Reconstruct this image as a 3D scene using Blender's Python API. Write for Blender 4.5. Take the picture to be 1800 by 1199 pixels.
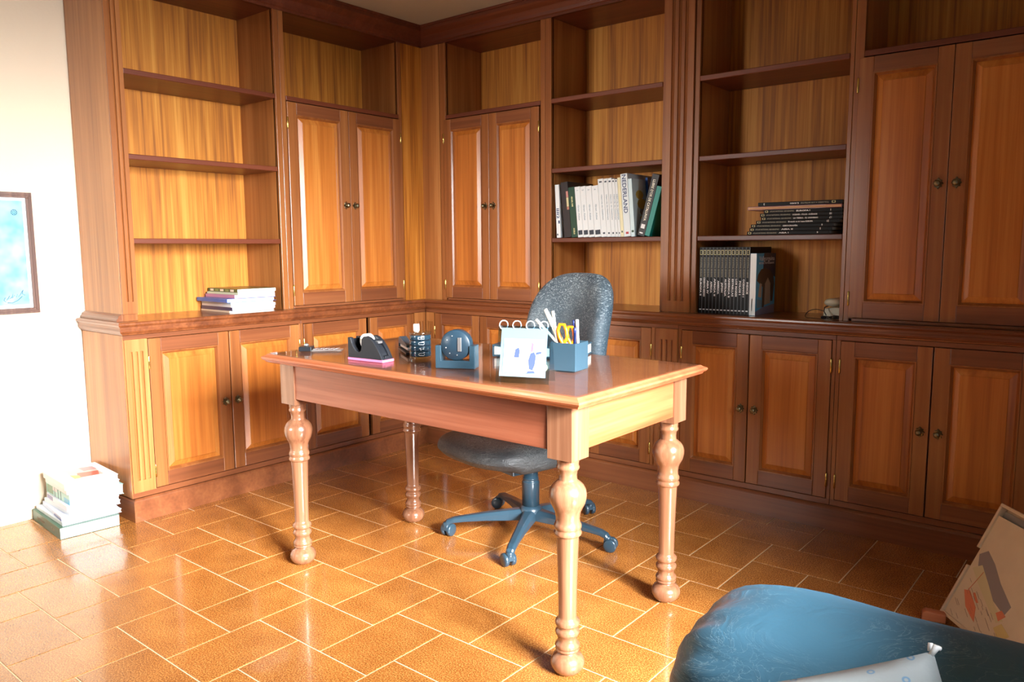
import bpy, bmesh, math, random
from mathutils import Matrix, Vector
random.seed(7)
for o in list(bpy.data.objects): bpy.data.objects.remove(o)
S = bpy.context.scene
COL = S.collection
PI = math.pi
def lin(c):
    c /= 255.0
    return c/12.92 if c <= 0.04045 else ((c+0.055)/1.055)**2.4
def rgb(r, g, b): return (lin(r), lin(g), lin(b), 1.0)

# ---------------------------------------------------------------- camera
CX, CY, CZ, YAW, PIT, ROL, FPX = 3.18244, -3.11213, 1.13400, 0.68557, -0.12042, -0.005604, 1365.54
fw = Vector((-math.sin(YAW)*math.cos(PIT), math.cos(YAW)*math.cos(PIT), math.sin(PIT)))
rt = Vector((math.cos(YAW), math.sin(YAW), 0)); up = rt.cross(fw)
r2 = rt*math.cos(ROL)+up*math.sin(ROL); u2 = -rt*math.sin(ROL)+up*math.cos(ROL)
cd = bpy.data.cameras.new('camera'); cam = bpy.data.objects.new('camera', cd); COL.objects.link(cam)
cd.sensor_fit = 'HORIZONTAL'; cd.sensor_width = 36.0; cd.lens = 36.0*FPX/1800.0; cd.clip_start = 0.02
cam.matrix_world = Matrix(((r2.x, u2.x, -fw.x, CX), (r2.y, u2.y, -fw.y, CY), (r2.z, u2.z, -fw.z, CZ), (0, 0, 0, 1)))
S.camera = cam
# ---------------------------------------------------------------- light and exposure
S.view_settings.view_transform = 'Standard'; S.view_settings.look = 'None'
S.view_settings.gamma = 1.0; S.view_settings.use_curve_mapping = False
S.view_settings.exposure = 0.08
W = bpy.data.worlds.new('daylight'); S.world = W; W.use_nodes = True
W.node_tree.nodes['Background'].inputs[0].default_value = (0.72, 0.86, 1.0, 1)
W.node_tree.nodes['Background'].inputs[1].default_value = 0.5
def area(name, loc, aim, sx, sy, power, col, spread):
    l = bpy.data.lights.new(name, 'AREA'); l.shape = 'RECTANGLE'; l.size = sx; l.size_y = sy
    l.energy = power; l.color = col; l.spread = math.radians(spread)
    o = bpy.data.objects.new(name, l); COL.objects.link(o); o.location = loc
    o.rotation_euler = Vector(aim).to_track_quat('-Z', 'Y').to_euler()
    return o
area('window_daylight', (4.30, -2.15, 1.45), (-1, 0.11, -0.38), 1.3, 1.2, 130, (0.98, 0.985, 1.0), 62)
area('second_window_daylight', (0.30, -4.55, 1.45), (0.10, 1, -0.10), 0.9, 0.9, 8, (1.0, 0.97, 0.92), 38)
sd = bpy.data.lights.new('sun', 'SUN'); sd.energy = 7.5; sd.angle = math.radians(6); sd.color = (1.0, 0.97, 0.92)
so = bpy.data.objects.new('sun', sd); COL.objects.link(so); so.rotation_euler = Vector((-1, 0.31, -0.50)).to_track_quat('-Z', 'Y').to_euler()

# ---------------------------------------------------------------- materials
MATS = {}
def newmat(name):
    m = bpy.data.materials.new(name); m.use_nodes = True; nt = m.node_tree
    return m, nt, nt.nodes['Principled BSDF']
def N(nt, t, **kw):
    n = nt.nodes.new(t)
    for k, v in kw.items(): setattr(n, k, v)
    return n
def plain(name, c, rough=0.5, metal=0.0, coat=0.0, bump=0.0, bscale=80, spec=0.5, var=0.0, vscale=30):
    if name in MATS: return MATS[name]
    m, nt, b = newmat(name)
    b.inputs['Base Color'].default_value = c; b.inputs['Roughness'].default_value = rough
    b.inputs['Metallic'].default_value = metal; b.inputs['Coat Weight'].default_value = coat
    b.inputs['Specular IOR Level'].default_value = spec
    tc = N(nt, 'ShaderNodeTexCoord')
    n = N(nt, 'ShaderNodeTexNoise'); n.inputs['Scale'].default_value = bscale; n.inputs['Detail'].default_value = 4
    nt.links.new(tc.outputs['Object'], n.inputs['Vector'])
    if bump:
        bp = N(nt, 'ShaderNodeBump'); bp.inputs['Strength'].default_value = bump; bp.inputs['Distance'].default_value = 0.004
        nt.links.new(n.outputs['Fac'], bp.inputs['Height']); nt.links.new(bp.outputs['Normal'], b.inputs['Normal'])
    if var:
        n2 = N(nt, 'ShaderNodeTexNoise'); n2.inputs['Scale'].default_value = vscale
        nt.links.new(tc.outputs['Object'], n2.inputs['Vector'])
        hs = N(nt, 'ShaderNodeHueSaturation'); hs.inputs['Color'].default_value = c
        mr = N(nt, 'ShaderNodeMapRange'); mr.inputs['From Min'].default_value = 0.3; mr.inputs['From Max'].default_value = 0.7
        mr.inputs['To Min'].default_value = 1-var; mr.inputs['To Max'].default_value = 1+var
        nt.links.new(n2.outputs['Fac'], mr.inputs['Value']); nt.links.new(mr.outputs['Result'], hs.inputs['Value'])
        nt.links.new(hs.outputs['Color'], b.inputs['Base Color'])
    MATS[name] = m
    return m
def wood(name, dark, mid, light, axis='Z', rough=0.35, coat=0.35, band=9.0, fine=70.0, contrast=1.0, bump=0.15):
    m, nt, b = newmat(name)
    tc = N(nt, 'ShaderNodeTexCoord'); oi = N(nt, 'ShaderNodeObjectInfo')
    ml = N(nt, 'ShaderNodeMath', operation='MULTIPLY'); ml.inputs[1].default_value = 37.0
    nt.links.new(oi.outputs['Random'], ml.inputs[0])
    ad = N(nt, 'ShaderNodeVectorMath', operation='ADD')
    nt.links.new(tc.outputs['Object'], ad.inputs[0]); nt.links.new(ml.outputs[0], ad.inputs[1])
    def streak(sc, ln, det, dist=0.0):
        mp = N(nt, 'ShaderNodeMapping')
        s = {'X': (ln, sc, sc), 'Y': (sc, ln, sc), 'Z': (sc, sc, ln)}[axis]
        mp.inputs['Scale'].default_value = s
        nt.links.new(ad.outputs[0], mp.inputs['Vector'])
        n = N(nt, 'ShaderNodeTexNoise'); n.inputs['Scale'].default_value = 1.0; n.inputs['Detail'].default_value = det
        n.inputs['Distortion'].default_value = dist; n.inputs['Roughness'].default_value = 0.6
        nt.links.new(mp.outputs[0], n.inputs['Vector']); return n
    a = streak(band, band*0.035, 3, 0.6); f = streak(fine, fine*0.02, 5); c = streak(band*3.2, band*0.10, 2, 0.3)
    m1 = N(nt, 'ShaderNodeMix', data_type='FLOAT'); m1.inputs[0].default_value = 0.45
    nt.links.new(a.outputs['Fac'], m1.inputs[2]); nt.links.new(c.outputs['Fac'], m1.inputs[3])
    m2 = N(nt, 'ShaderNodeMix', data_type='FLOAT'); m2.inputs[0].default_value = 0.28
    nt.links.new(m1.outputs[0], m2.inputs[2]); nt.links.new(f.outputs['Fac'], m2.inputs[3])
    cr = N(nt, 'ShaderNodeValToRGB'); e = cr.color_ramp.elements
    e[0].position = 0.5-0.16/contrast; e[0].color = dark; e[1].position = 0.5+0.15/contrast; e[1].color = light
    k = cr.color_ramp.elements.new(0.5); k.color = mid
    nt.links.new(m2.outputs[0], cr.inputs[0]); nt.links.new(cr.outputs[0], b.inputs['Base Color'])
    b.inputs['Roughness'].default_value = rough; b.inputs['Coat Weight'].default_value = coat; b.inputs['Coat Roughness'].default_value = 0.18
    bp = N(nt, 'ShaderNodeBump'); bp.inputs['Strength'].default_value = bump; bp.inputs['Distance'].default_value = 0.001
    nt.links.new(f.outputs['Fac'], bp.inputs['Height']); nt.links.new(bp.outputs['Normal'], b.inputs['Normal'])
    MATS[name] = m
    return m
FR_V = wood('frame_wood_vertical', rgb(104, 56, 26), rgb(150, 90, 46), rgb(176, 116, 64), 'Z', 0.33, 0.4, 6, 80, 0.8)
FR_H = wood('frame_wood_horizontal', rgb(94, 50, 27), rgb(130, 75, 44), rgb(156, 98, 58), 'X', 0.33, 0.4, 6, 80, 0.8)
DARK_H = wood('shelf_wood', rgb(80, 36, 20), rgb(108, 52, 30), rgb(132, 70, 42), 'X', 0.42, 0.15, 6, 80, 0.8)
PANEL = wood('panel_wood', rgb(152, 82, 28), rgb(190, 112, 44), rgb(212, 140, 64), 'Z', 0.34, 0.2, 10, 90, 1.0)
BACK = wood('back_wood', rgb(136, 74, 20), rgb(194, 120, 34), rgb(218, 150, 60), 'Z', 0.6, 0.0, 14, 110, 1.3)
SIDE = wood('side_wood', rgb(140, 80, 38), rgb(172, 110, 56), rgb(196, 136, 78), 'Z', 0.38, 0.3, 9, 90, 1.0)
TABLE_X = wood('table_wood_long', rgb(112, 58, 38), rgb(144, 82, 58), rgb(164, 102, 76), 'X', 0.32, 0.4, 12, 120, 0.9)
TABLE_Y = wood('table_wood_short_sunlit', rgb(126, 60, 34), rgb(164, 92, 56), rgb(186, 114, 74), 'Y', 0.32, 0.4, 12, 120, 0.9)  # short aprons: sunlight on the desk end put into a lighter tone
TABLE_Z = wood('table_wood_leg', rgb(102, 64, 44), rgb(136, 92, 66), rgb(160, 118, 90), 'Z', 0.25, 0.6, 14, 110, 0.9)
TOPW = wood('table_wood_top', rgb(136, 70, 44), rgb(172, 98, 64), rgb(190, 116, 78), 'X', 0.3, 0.3, 8, 90, 0.8)
WORK = wood('worktop_wood', rgb(84, 42, 24), rgb(122, 68, 38), rgb(156, 94, 54), 'X', 0.3, 0.5, 8, 90, 0.9)
STANDW = wood('stand_wood', rgb(150, 84, 50), rgb(186, 112, 72), rgb(206, 136, 92), 'X', 0.5, 0.1, 12, 90)
WHITE = plain('white_paper', rgb(238, 240, 238), 0.6, bump=0.05)
PAGES = plain('page_edges', rgb(226, 226, 220), 0.8, bump=0.1, bscale=400)
BRASS = plain('aged_brass', rgb(140, 134, 108), 0.3, 1.0, bump=0.2, bscale=200)
HINGE = plain('polished_brass', rgb(206, 176, 100), 0.25, 1.0)
CHROME = plain('chrome', rgb(222, 224, 226), 0.42, 1.0)
BLACKP = plain('black_plastic', rgb(30, 33, 38), 0.32, bump=0.03)
SLATE = plain('slate_plastic', rgb(46, 70, 84), 0.35, bump=0.02)
CHAIRP = plain('chair_plastic', rgb(38, 60, 74), 0.3, coat=0.3, bump=0.03)
BLACKB = plain('black_cover', rgb(17, 19, 22), 0.5, spec=0.25)
WALLM = plain('wall_plaster', rgb(226, 210, 186), 0.85, bump=0.12, bscale=60, var=0.02, vscale=2)
CEILM = plain('ceiling_paint', rgb(196, 196, 176), 0.9, bump=0.1, bscale=50)
YELLOW = plain('yellow_ink', rgb(238, 232, 170), 0.5)
WHITEI = plain('white_ink', rgb(240, 242, 244), 0.5)
GREYI = plain('grey_ink', rgb(140, 136, 118), 0.5)

def leather(name, base, light, rough=0.34, crease=0.5, scratch=0.4, sc=14.0, wid=0.035, lo=0.45, speck=0):
    m, nt, b = newmat(name); tc = N(nt, 'ShaderNodeTexCoord')
    mp = N(nt, 'ShaderNodeMapping'); mp.inputs['Scale'].default_value = (1.0, 1.0, 2.6)
    nt.links.new(tc.outputs['Object'], mp.inputs['Vector'])
    nz = N(nt, 'ShaderNodeTexNoise'); nz.inputs['Scale'].default_value = sc; nz.inputs['Detail'].default_value = 6; nz.inputs['Distortion'].default_value = 2.2
    nt.links.new(mp.outputs[0], nz.inputs['Vector'])
    vo = N(nt, 'ShaderNodeTexVoronoi', feature='DISTANCE_TO_EDGE'); vo.inputs['Scale'].default_value = sc*2.4
    mx = N(nt, 'ShaderNodeMix', data_type='VECTOR'); mx.inputs[0].default_value = 0.22
    nt.links.new(mp.outputs[0], mx.inputs[4]); nt.links.new(nz.outputs['Color'], mx.inputs[5]); nt.links.new(mx.outputs[1], vo.inputs['Vector'])
    cr = N(nt, 'ShaderNodeValToRGB'); cr.color_ramp.elements[0].position = 0.0; cr.color_ramp.elements[0].color = (1, 1, 1, 1)
    cr.color_ramp.elements[1].position = wid; cr.color_ramp.elements[1].color = (0, 0, 0, 1)
    nt.links.new(vo.outputs['Distance'], cr.inputs[0])
    n2 = N(nt, 'ShaderNodeTexNoise'); n2.inputs['Scale'].default_value = 5.0
    nt.links.new(tc.outputs['Object'], n2.inputs['Vector'])
    c2 = N(nt, 'ShaderNodeValToRGB'); c2.color_ramp.elements[0].position = lo; c2.color_ramp.elements[1].position = 0.7
    nt.links.new(n2.outputs['Fac'], c2.inputs[0])
    mu = N(nt, 'ShaderNodeMath', operation='MULTIPLY'); nt.links.new(cr.outputs[0], mu.inputs[0]); nt.links.new(c2.outputs[0], mu.inputs[1])
    if speck:
        n5 = N(nt, 'ShaderNodeTexNoise'); n5.inputs['Scale'].default_value = speck; n5.inputs['Detail'].default_value = 3; n5.inputs['Distortion'].default_value = 1.0
        mp5 = N(nt, 'ShaderNodeMapping'); mp5.inputs['Scale'].default_value = (0.55, 0.55, 1.3); nt.links.new(tc.outputs['Object'], mp5.inputs['Vector'])
        nt.links.new(mp5.outputs[0], n5.inputs['Vector'])
        c5 = N(nt, 'ShaderNodeValToRGB'); c5.color_ramp.elements[0].position = 0.555; c5.color_ramp.elements[1].position = 0.63
        nt.links.new(n5.outputs['Fac'], c5.inputs[0])
        # wear gathers at the top of the cushion
        sx = N(nt, 'ShaderNodeSeparateXYZ'); nt.links.new(tc.outputs['Object'], sx.inputs[0])
        wr = N(nt, 'ShaderNodeMapRange'); wr.inputs['From Min'].default_value = 0.80; wr.inputs['From Max'].default_value = 1.0; wr.inputs['To Min'].default_value = 0.22
        nt.links.new(sx.outputs['Z'], wr.inputs['Value'])
        m5 = N(nt, 'ShaderNodeMath', operation='MULTIPLY'); nt.links.new(c5.outputs[0], m5.inputs[0]); nt.links.new(wr.outputs['Result'], m5.inputs[1])
        mm = N(nt, 'ShaderNodeMath', operation='MAXIMUM'); nt.links.new(mu.outputs[0], mm.inputs[0]); nt.links.new(m5.outputs[0], mm.inputs[1]); mu = mm
    ms = N(nt, 'ShaderNodeMath', operation='MULTIPLY'); ms.inputs[1].default_value = scratch; nt.links.new(mu.outputs[0], ms.inputs[0])
    mc = N(nt, 'ShaderNodeMix', data_type='RGBA'); mc.inputs[6].default_value = base; mc.inputs[7].default_value = light
    nt.links.new(ms.outputs[0], mc.inputs[0]); nt.links.new(mc.outputs[2], b.inputs['Base Color'])
    bp = N(nt, 'ShaderNodeBump'); bp.inputs['Strength'].default_value = crease; bp.inputs['Distance'].default_value = 0.004
    nt.links.new(nz.outputs['Fac'], bp.inputs['Height'])
    b2 = N(nt, 'ShaderNodeBump'); b2.inputs['Strength'].default_value = crease*0.6; b2.inputs['Distance'].default_value = 0.002
    nt.links.new(mu.outputs[0], b2.inputs['Height']); nt.links.new(bp.outputs['Normal'], b2.inputs['Normal'])
    nt.links.new(b2.outputs['Normal'], b.inputs['Normal'])
    b.inputs['Roughness'].default_value = rough
    MATS[name] = m
    return m
SOFAL = leather('sofa_leather', rgb(74, 122, 148), rgb(184, 218, 234), 0.40, 0.6, 0.6, 11)
CHAIRL = leather('chair_leather', rgb(54, 76, 90), rgb(206, 222, 228), 0.34, 1.0, 0.9, 26, 0.07, 0.40, 210)
SEATL = leather('seat_leather', rgb(44, 48, 50), rgb(170, 176, 174), 0.45, 1.0, 0.9, 18, 0.06, 0.36)

def glass_mat(name, tint, fac=0.12, rough=0.03):
    m, nt, b = newmat(name); out = nt.nodes['Material Output']
    tr = N(nt, 'ShaderNodeBsdfTransparent'); tr.inputs[0].default_value = tint
    gl = N(nt, 'ShaderNodeBsdfGlossy'); gl.inputs['Roughness'].default_value = rough
    ge = N(nt, 'ShaderNodeNewGeometry'); dt = N(nt, 'ShaderNodeVectorMath', operation='DOT_PRODUCT')
    nt.links.new(ge.outputs['Incoming'], dt.inputs[0]); nt.links.new(ge.outputs['Normal'], dt.inputs[1])
    ab = N(nt, 'ShaderNodeMath', operation='ABSOLUTE'); nt.links.new(dt.outputs['Value'], ab.inputs[0])
    su = N(nt, 'ShaderNodeMath', operation='SUBTRACT'); su.inputs[0].default_value = 1.0; nt.links.new(ab.outputs[0], su.inputs[1])
    pw = N(nt, 'ShaderNodeMath', operation='POWER'); pw.inputs[1].default_value = 5.0; nt.links.new(su.outputs[0], pw.inputs[0])
    mp = N(nt, 'ShaderNodeMath', operation='MULTIPLY_ADD'); mp.inputs[1].default_value = 0.55; mp.inputs[2].default_value = 0.03+fac
    nt.links.new(pw.outputs[0], mp.inputs[0])
    mx = N(nt, 'ShaderNodeMixShader'); nt.links.new(mp.outputs[0], mx.inputs[0]); nt.links.new(tr.outputs[0], mx.inputs[1]); nt.links.new(gl.outputs[0], mx.inputs[2])
    nt.links.new(mx.outputs[0], out.inputs[0]); nt.nodes.remove(b)
    MATS[name] = m
    return m
GLASS = glass_mat('sheet_glass', (0.93, 0.96, 0.95, 1), 0.01)
ACRYL = glass_mat('acrylic', (0.78, 0.88, 0.92, 1), 0.10, 0.08)
CLEARP = glass_mat('clear_plastic', (0.85, 0.9, 0.92, 1), 0.08, 0.05)

def tile_mat():
    m, nt, b = newmat('glazed_tile'); tc = N(nt, 'ShaderNodeTexCoord'); at = N(nt, 'ShaderNodeAttribute'); at.attribute_name = 'tint'
    n = N(nt, 'ShaderNodeTexNoise'); n.inputs['Scale'].default_value = 250; n.inputs['Detail'].default_value = 3; n.inputs['Roughness'].default_value = 0.7
    n3 = N(nt, 'ShaderNodeTexNoise'); n3.inputs['Scale'].default_value = 9; n3.inputs['Detail'].default_value = 4
    nt.links.new(tc.outputs['Object'], n.inputs['Vector']); nt.links.new(tc.outputs['Object'], n3.inputs['Vector'])
    cr = N(nt, 'ShaderNodeValToRGB'); e = cr.color_ramp.elements
    e[0].position = 0.38; e[0].color = rgb(108, 62, 26); e[1].position = 0.64; e[1].color = rgb(208, 150, 80)
    k = e.new(0.5); k.color = rgb(156, 96, 42)
    mx = N(nt, 'ShaderNodeMix', data_type='FLOAT'); mx.inputs[0].default_value = 0.12
    nt.links.new(n.outputs['Fac'], mx.inputs[2]); nt.links.new(n3.outputs['Fac'], mx.inputs[3]); nt.links.new(mx.outputs[0], cr.inputs[0])
    hs = N(nt, 'ShaderNodeHueSaturation'); nt.links.new(cr.outputs[0], hs.inputs['Color']); nt.links.new(at.outputs['Fac'], hs.inputs['Value'])
    nt.links.new(hs.outputs[0], b.inputs['Base Color'])
    b.inputs['Roughness'].default_value = 0.22; b.inputs['Coat Weight'].default_value = 0.5; b.inputs['Coat Roughness'].default_value = 0.08
    n4 = N(nt, 'ShaderNodeTexNoise'); n4.inputs['Scale'].default_value = 22; nt.links.new(tc.outputs['Object'], n4.inputs['Vector'])
    bp = N(nt, 'ShaderNodeBump'); bp.inputs['Strength'].default_value = 0.10; bp.inputs['Distance'].default_value = 0.003
    nt.links.new(n4.outputs['Fac'], bp.inputs['Height']); nt.links.new(bp.outputs['Normal'], b.inputs['Normal']); nt.links.new(bp.outputs['Normal'], b.inputs['Coat Normal'])
    return m
TILE = tile_mat(); GROUT = plain('grout', rgb(214, 190, 150), 0.8, bump=0.2)

# ---------------------------------------------------------------- mesh helpers
class MB:
    def __init__(s): s.v = []; s.f = []; s.m = []; s.sm = []
    def add(s, vs, fs, m=0, smooth=False, mat=None):
        o = len(s.v)
        for p in vs:
            p = Vector(p); s.v.append(mat @ p if mat is not None else p)
        for f in fs: s.f.append([i+o for i in f]); s.m.append(m); s.sm.append(smooth)
        return s
    def box(s, x0, x1, y0, y1, z0, z1, m=0, mat=None):
        vs = [(x0, y0, z0), (x1, y0, z0), (x1, y1, z0), (x0, y1, z0), (x0, y0, z1), (x1, y0, z1), (x1, y1, z1), (x0, y1, z1)]
        fs = [(0, 3, 2, 1), (4, 5, 6, 7), (0, 1, 5, 4), (1, 2, 6, 5), (2, 3, 7, 6), (3, 0, 4, 7)]
        return s.add(vs, fs, m, False, mat)
    def loft(s, rings, m=0, cap=True, smooth=False, mat=None, closed=True):
        n = len(rings[0]); vs = [p for r in rings for p in r]; fs = []
        for i in range(len(rings)-1):
            for j in range(n if closed else n-1):
                k = (j+1) % n
                fs.append((i*n+j, i*n+k, (i+1)*n+k, (i+1)*n+j))
        if cap: fs.append(tuple(range(n-1, -1, -1))); fs.append(tuple((len(rings)-1)*n+j for j in range(n)))
        return s.add(vs, fs, m, smooth, mat)
    def lathe(s, prof, seg=24, m=0, mat=None, smooth=True, cx=0, cy=0):
        rings = [[(cx+r*math.cos(2*PI*j/seg), cy+r*math.sin(2*PI*j/seg), z) for j in range(seg)] for r, z in prof]
        return s.loft(rings, m, True, smooth, mat)
    def tube(s, pts, r, seg=8, m=0, mat=None, cap=True):
        pts = [Vector(p) for p in pts]; rings = []; prev = None
        for i, p in enumerate(pts):
            t = (pts[min(i+1, len(pts)-1)]-pts[max(i-1, 0)]).normalized()
            if prev is None:
                a = Vector((0, 0, 1)) if abs(t.z) < 0.9 else Vector((1, 0, 0)); n = t.cross(a).normalized()
            else: n = (prev - t*prev.dot(t)).normalized()
            prev = n; b = t.cross(n); rr = r[i] if isinstance(r, (list, tuple)) else r
            rings.append([p+(n*math.cos(2*PI*j/seg)+b*math.sin(2*PI*j/seg))*rr for j in range(seg)])
        return s.loft(rings, m, cap, True, mat)
    def sweep(s, path, prof, m=0, mat=None):
        # path in plan, profile of (offset to the right, z), mitred
        P_ = [Vector(p) for p in path]; rings = []
        for i, p in enumerate(P_):
            d0 = (P_[i]-P_[i-1]).normalized() if i else None
            d1 = (P_[i+1]-P_[i]).normalized() if i < len(P_)-1 else None
            if d0 is None: d0 = d1
            if d1 is None: d1 = d0
            n0 = Vector((d0.y, -d0.x)); n1 = Vector((d1.y, -d1.x)); b = (n0+n1); b /= (1+n0.dot(n1))
            rings.append([(p.x+b.x*o, p.y+b.y*o, z) for o, z in prof])
        return s.loft(rings, m, True, False, mat)
    def build(s, name, mats, parent=None, bevel=0.0, seg=2, sub=0, autosmooth=False):
        me = bpy.data.meshes.new(name); me.from_pydata([tuple(p) for p in s.v], [], s.f)
        if not isinstance(mats, (list, tuple)): mats = [mats]
        for m in mats: me.materials.append(m)
        for i, p in enumerate(me.polygons): p.material_index = s.m[i]; p.use_smooth = s.sm[i]
        bm = bmesh.new(); bm.from_mesh(me); bmesh.ops.recalc_face_normals(bm, faces=bm.faces); bm.to_mesh(me); bm.free()
        o = bpy.data.objects.new(name, me); COL.objects.link(o)
        if parent is not None: o.parent = parent
        if bevel:
            md = o.modifiers.new('bevel', 'BEVEL'); md.width = bevel; md.segments = seg; md.limit_method = 'ANGLE'; md.angle_limit = math.radians(40)
        if sub:
            md = o.modifiers.new('sub', 'SUBSURF'); md.levels = sub; md.render_levels = sub
        return o
def tag(o, label=None, cat=None, group=None, kind=None):
    if label: o['label'] = label
    if cat: o['category'] = cat
    if group: o['group'] = group
    if kind: o['kind'] = kind
    return o
def thing(name, label, cat, loc=(0, 0, 0), rz=0.0, group=None):
    o = bpy.data.objects.new(name, None); COL.objects.link(o); o.location = loc; o.rotation_euler = (0, 0, rz); o.empty_display_size = 0.05
    return tag(o, label, cat, group)
def copy_tree(o, parent=None):
    c = o.copy(); COL.objects.link(c)
    if parent is not None: c.parent = parent
    for ch in list(o.children): copy_tree(ch, c)
    return c
def Rx(a): return Matrix.Rotation(a, 4, 'X')
def Ry(a): return Matrix.Rotation(a, 4, 'Y')
def Rz(a): return Matrix.Rotation(a, 4, 'Z')
def T(x, y, z): return Matrix.Translation((x, y, z))
def text_mb(mb, txt, size, mat, m=0, width=None, ext=0.0003, cx=True, bold=0.0):
    # lettering in the local XY plane, facing +Z, added through mat
    c = bpy.data.curves.new('t', 'FONT'); c.body = txt; c.size = size; c.extrude = ext; c.resolution_u = 2; c.offset = bold
    o = bpy.data.objects.new('t', c); COL.objects.link(o); dg = bpy.context.evaluated_depsgraph_get()
    me = bpy.data.meshes.new_from_object(o.evaluated_get(dg)); vs = [v.co.copy() for v in me.vertices]; fs = [tuple(p.vertices) for p in me.polygons]
    bpy.data.objects.remove(o); bpy.data.curves.remove(c); bpy.data.meshes.remove(me)
    if not vs: return
    x0 = min(v.x for v in vs); x1 = max(v.x for v in vs); y0 = min(v.y for v in vs); y1 = max(v.y for v in vs)
    k = (width/(x1-x0)) if width else 1.0
    for v in vs:
        v.x = (v.x-(x0+x1)/2 if cx else v.x-x0)*k; v.y -= (y0+y1)/2
    mb.add(vs, fs, m, False, mat)

# ---------------------------------------------------------------- the room
WX, WY, CE = -0.412, 0.412, 2.342
RX, FY = 4.05, -4.3
def struct(mb, name, mats, **k): return tag(mb.build(name, mats, **k), kind='structure')
PX, PY = 0.1004, 0.0984
def floor():
    mb = MB(); mb.box(WX-0.1, RX+0.1, FY-0.1, WY+0.1, -0.05, -0.0018, 1)
    ox, oy = 0.135+2*PX, -2.145+PY; g = 0.0019; tints = []
    base_faces = len(mb.f)
    def tile(x0, x1, y0, y1):
        x0 = max(x0, WX-.02); x1 = min(x1, RX+.02); y0 = max(y0, FY-.02); y1 = min(y1, WY+.02)
        if x1-x0 < 0.012 or y1-y0 < 0.012: return
        c = 0.0016
        a = [(x0+g, y0+g, -0.004), (x1-g, y0+g, -0.004), (x1-g, y1-g, -0.004), (x0+g, y1-g, -0.004)]
        b = [(x0+g, y0+g, -0.0010), (x1-g, y0+g, -0.0010), (x1-g, y1-g, -0.0010), (x0+g, y1-g, -0.0010)]
        d = [(x0+g+c, y0+g+c, 0), (x1-g-c, y0+g+c, 0), (x1-g-c, y1-g-c, 0), (x0+g+c, y1-g-c, 0)]
        mb.loft([a, b, d], 0, True)
        t = random.uniform(0.9, 1.08); tints.extend([t]*10)
    for i in range(-40, 41):
        for j in range(-40, 41):
            # lattice (2,-2) and (3,3)
            u = 2*i+3*j; v = -2*i+3*j
            x = ox+u*PX; y = oy+v*PY
            if x < WX-0.6 or x > RX+0.6 or y < FY-0.6 or y > WY+0.6: continue
            tile(x, x+3*PX, y-2*PY, y)
            tile(x-2*PX, x, y-3*PY, y)
    o = struct(mb, 'floor', [TILE, GROUT])
    me = o.data; at = me.attributes.new('tint', 'FLOAT', 'FACE')
    vals = [1.0]*base_faces+tints
    for i in range(len(me.polygons)): at.data[i].value = vals[i] if i < len(vals) else 1.0
floor()
struct(MB().box(WX-0.1, WX, FY-0.1, WY+0.1, 0, CE), 'wall_left', WALLM)
struct(MB().box(WX, RX+0.1, WY, WY+0.1, 0, CE), 'wall_back', WALLM)
LOWFILL = plain('low_fill_plaster', rgb(150, 140, 128), 0.9, bump=0.1)  # walls out of view, darkened to cut the bounced fill light
struct(MB().box(WX, -0.25, FY-0.1, FY, 0, CE).box(0.85, RX, FY-0.1, FY, 0, CE).box(-0.25, 0.85, FY-0.1, FY, 0, 0.9).box(-0.25, 0.85, FY-0.1, FY, 2.1, CE), 'wall_front', LOWFILL)
WY0, WY1, WZ0, WZ1 = -2.75, -1.42, 0.15, 2.05
mb = MB().box(RX, RX+0.1, FY-0.1, WY0, 0, CE).box(RX, RX+0.1, WY1, WY, 0, CE).box(RX, RX+0.1, WY0, WY1, 0, WZ0).box(RX, RX+0.1, WY0, WY1, WZ1, CE)
struct(mb, 'wall_right', LOWFILL)
struct(MB().box(WX-0.1, RX+0.1, FY-0.1, WY+0.1, CE, CE+0.1), 'ceiling', CEILM)
mb = MB()
for y in (WY0, (WY0+WY1)/2-0.025, WY1-0.05): mb.box(RX+0.02, RX+0.07, y, y+0.05, WZ0, WZ1)
mb.box(RX+0.02, RX+0.07, WY0, WY1, WZ0, WZ0+0.05).box(RX+0.02, RX+0.07, WY0, WY1, WZ1-0.05, WZ1)
struct(mb, 'window_1', plain('window_paint', rgb(230, 230, 226), 0.5))
mb = MB()
for x_ in (-0.25, 0.275, 0.80): mb.box(x_, x_+0.05, FY-0.07, FY-0.02, 0.9, 2.1)
mb.box(-0.25, 0.85, FY-0.07, FY-0.02, 0.9, 0.95).box(-0.25, 0.85, FY-0.07, FY-0.02, 2.05, 2.1)
struct(mb, 'window_2', plain('window_paint', rgb(230, 230, 226), 0.5))
mb = MB().box(WX, WX+0.004, FY, -1.70, 0.688, 0.692); struct(mb, 'trim_1', WALLM)

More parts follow.
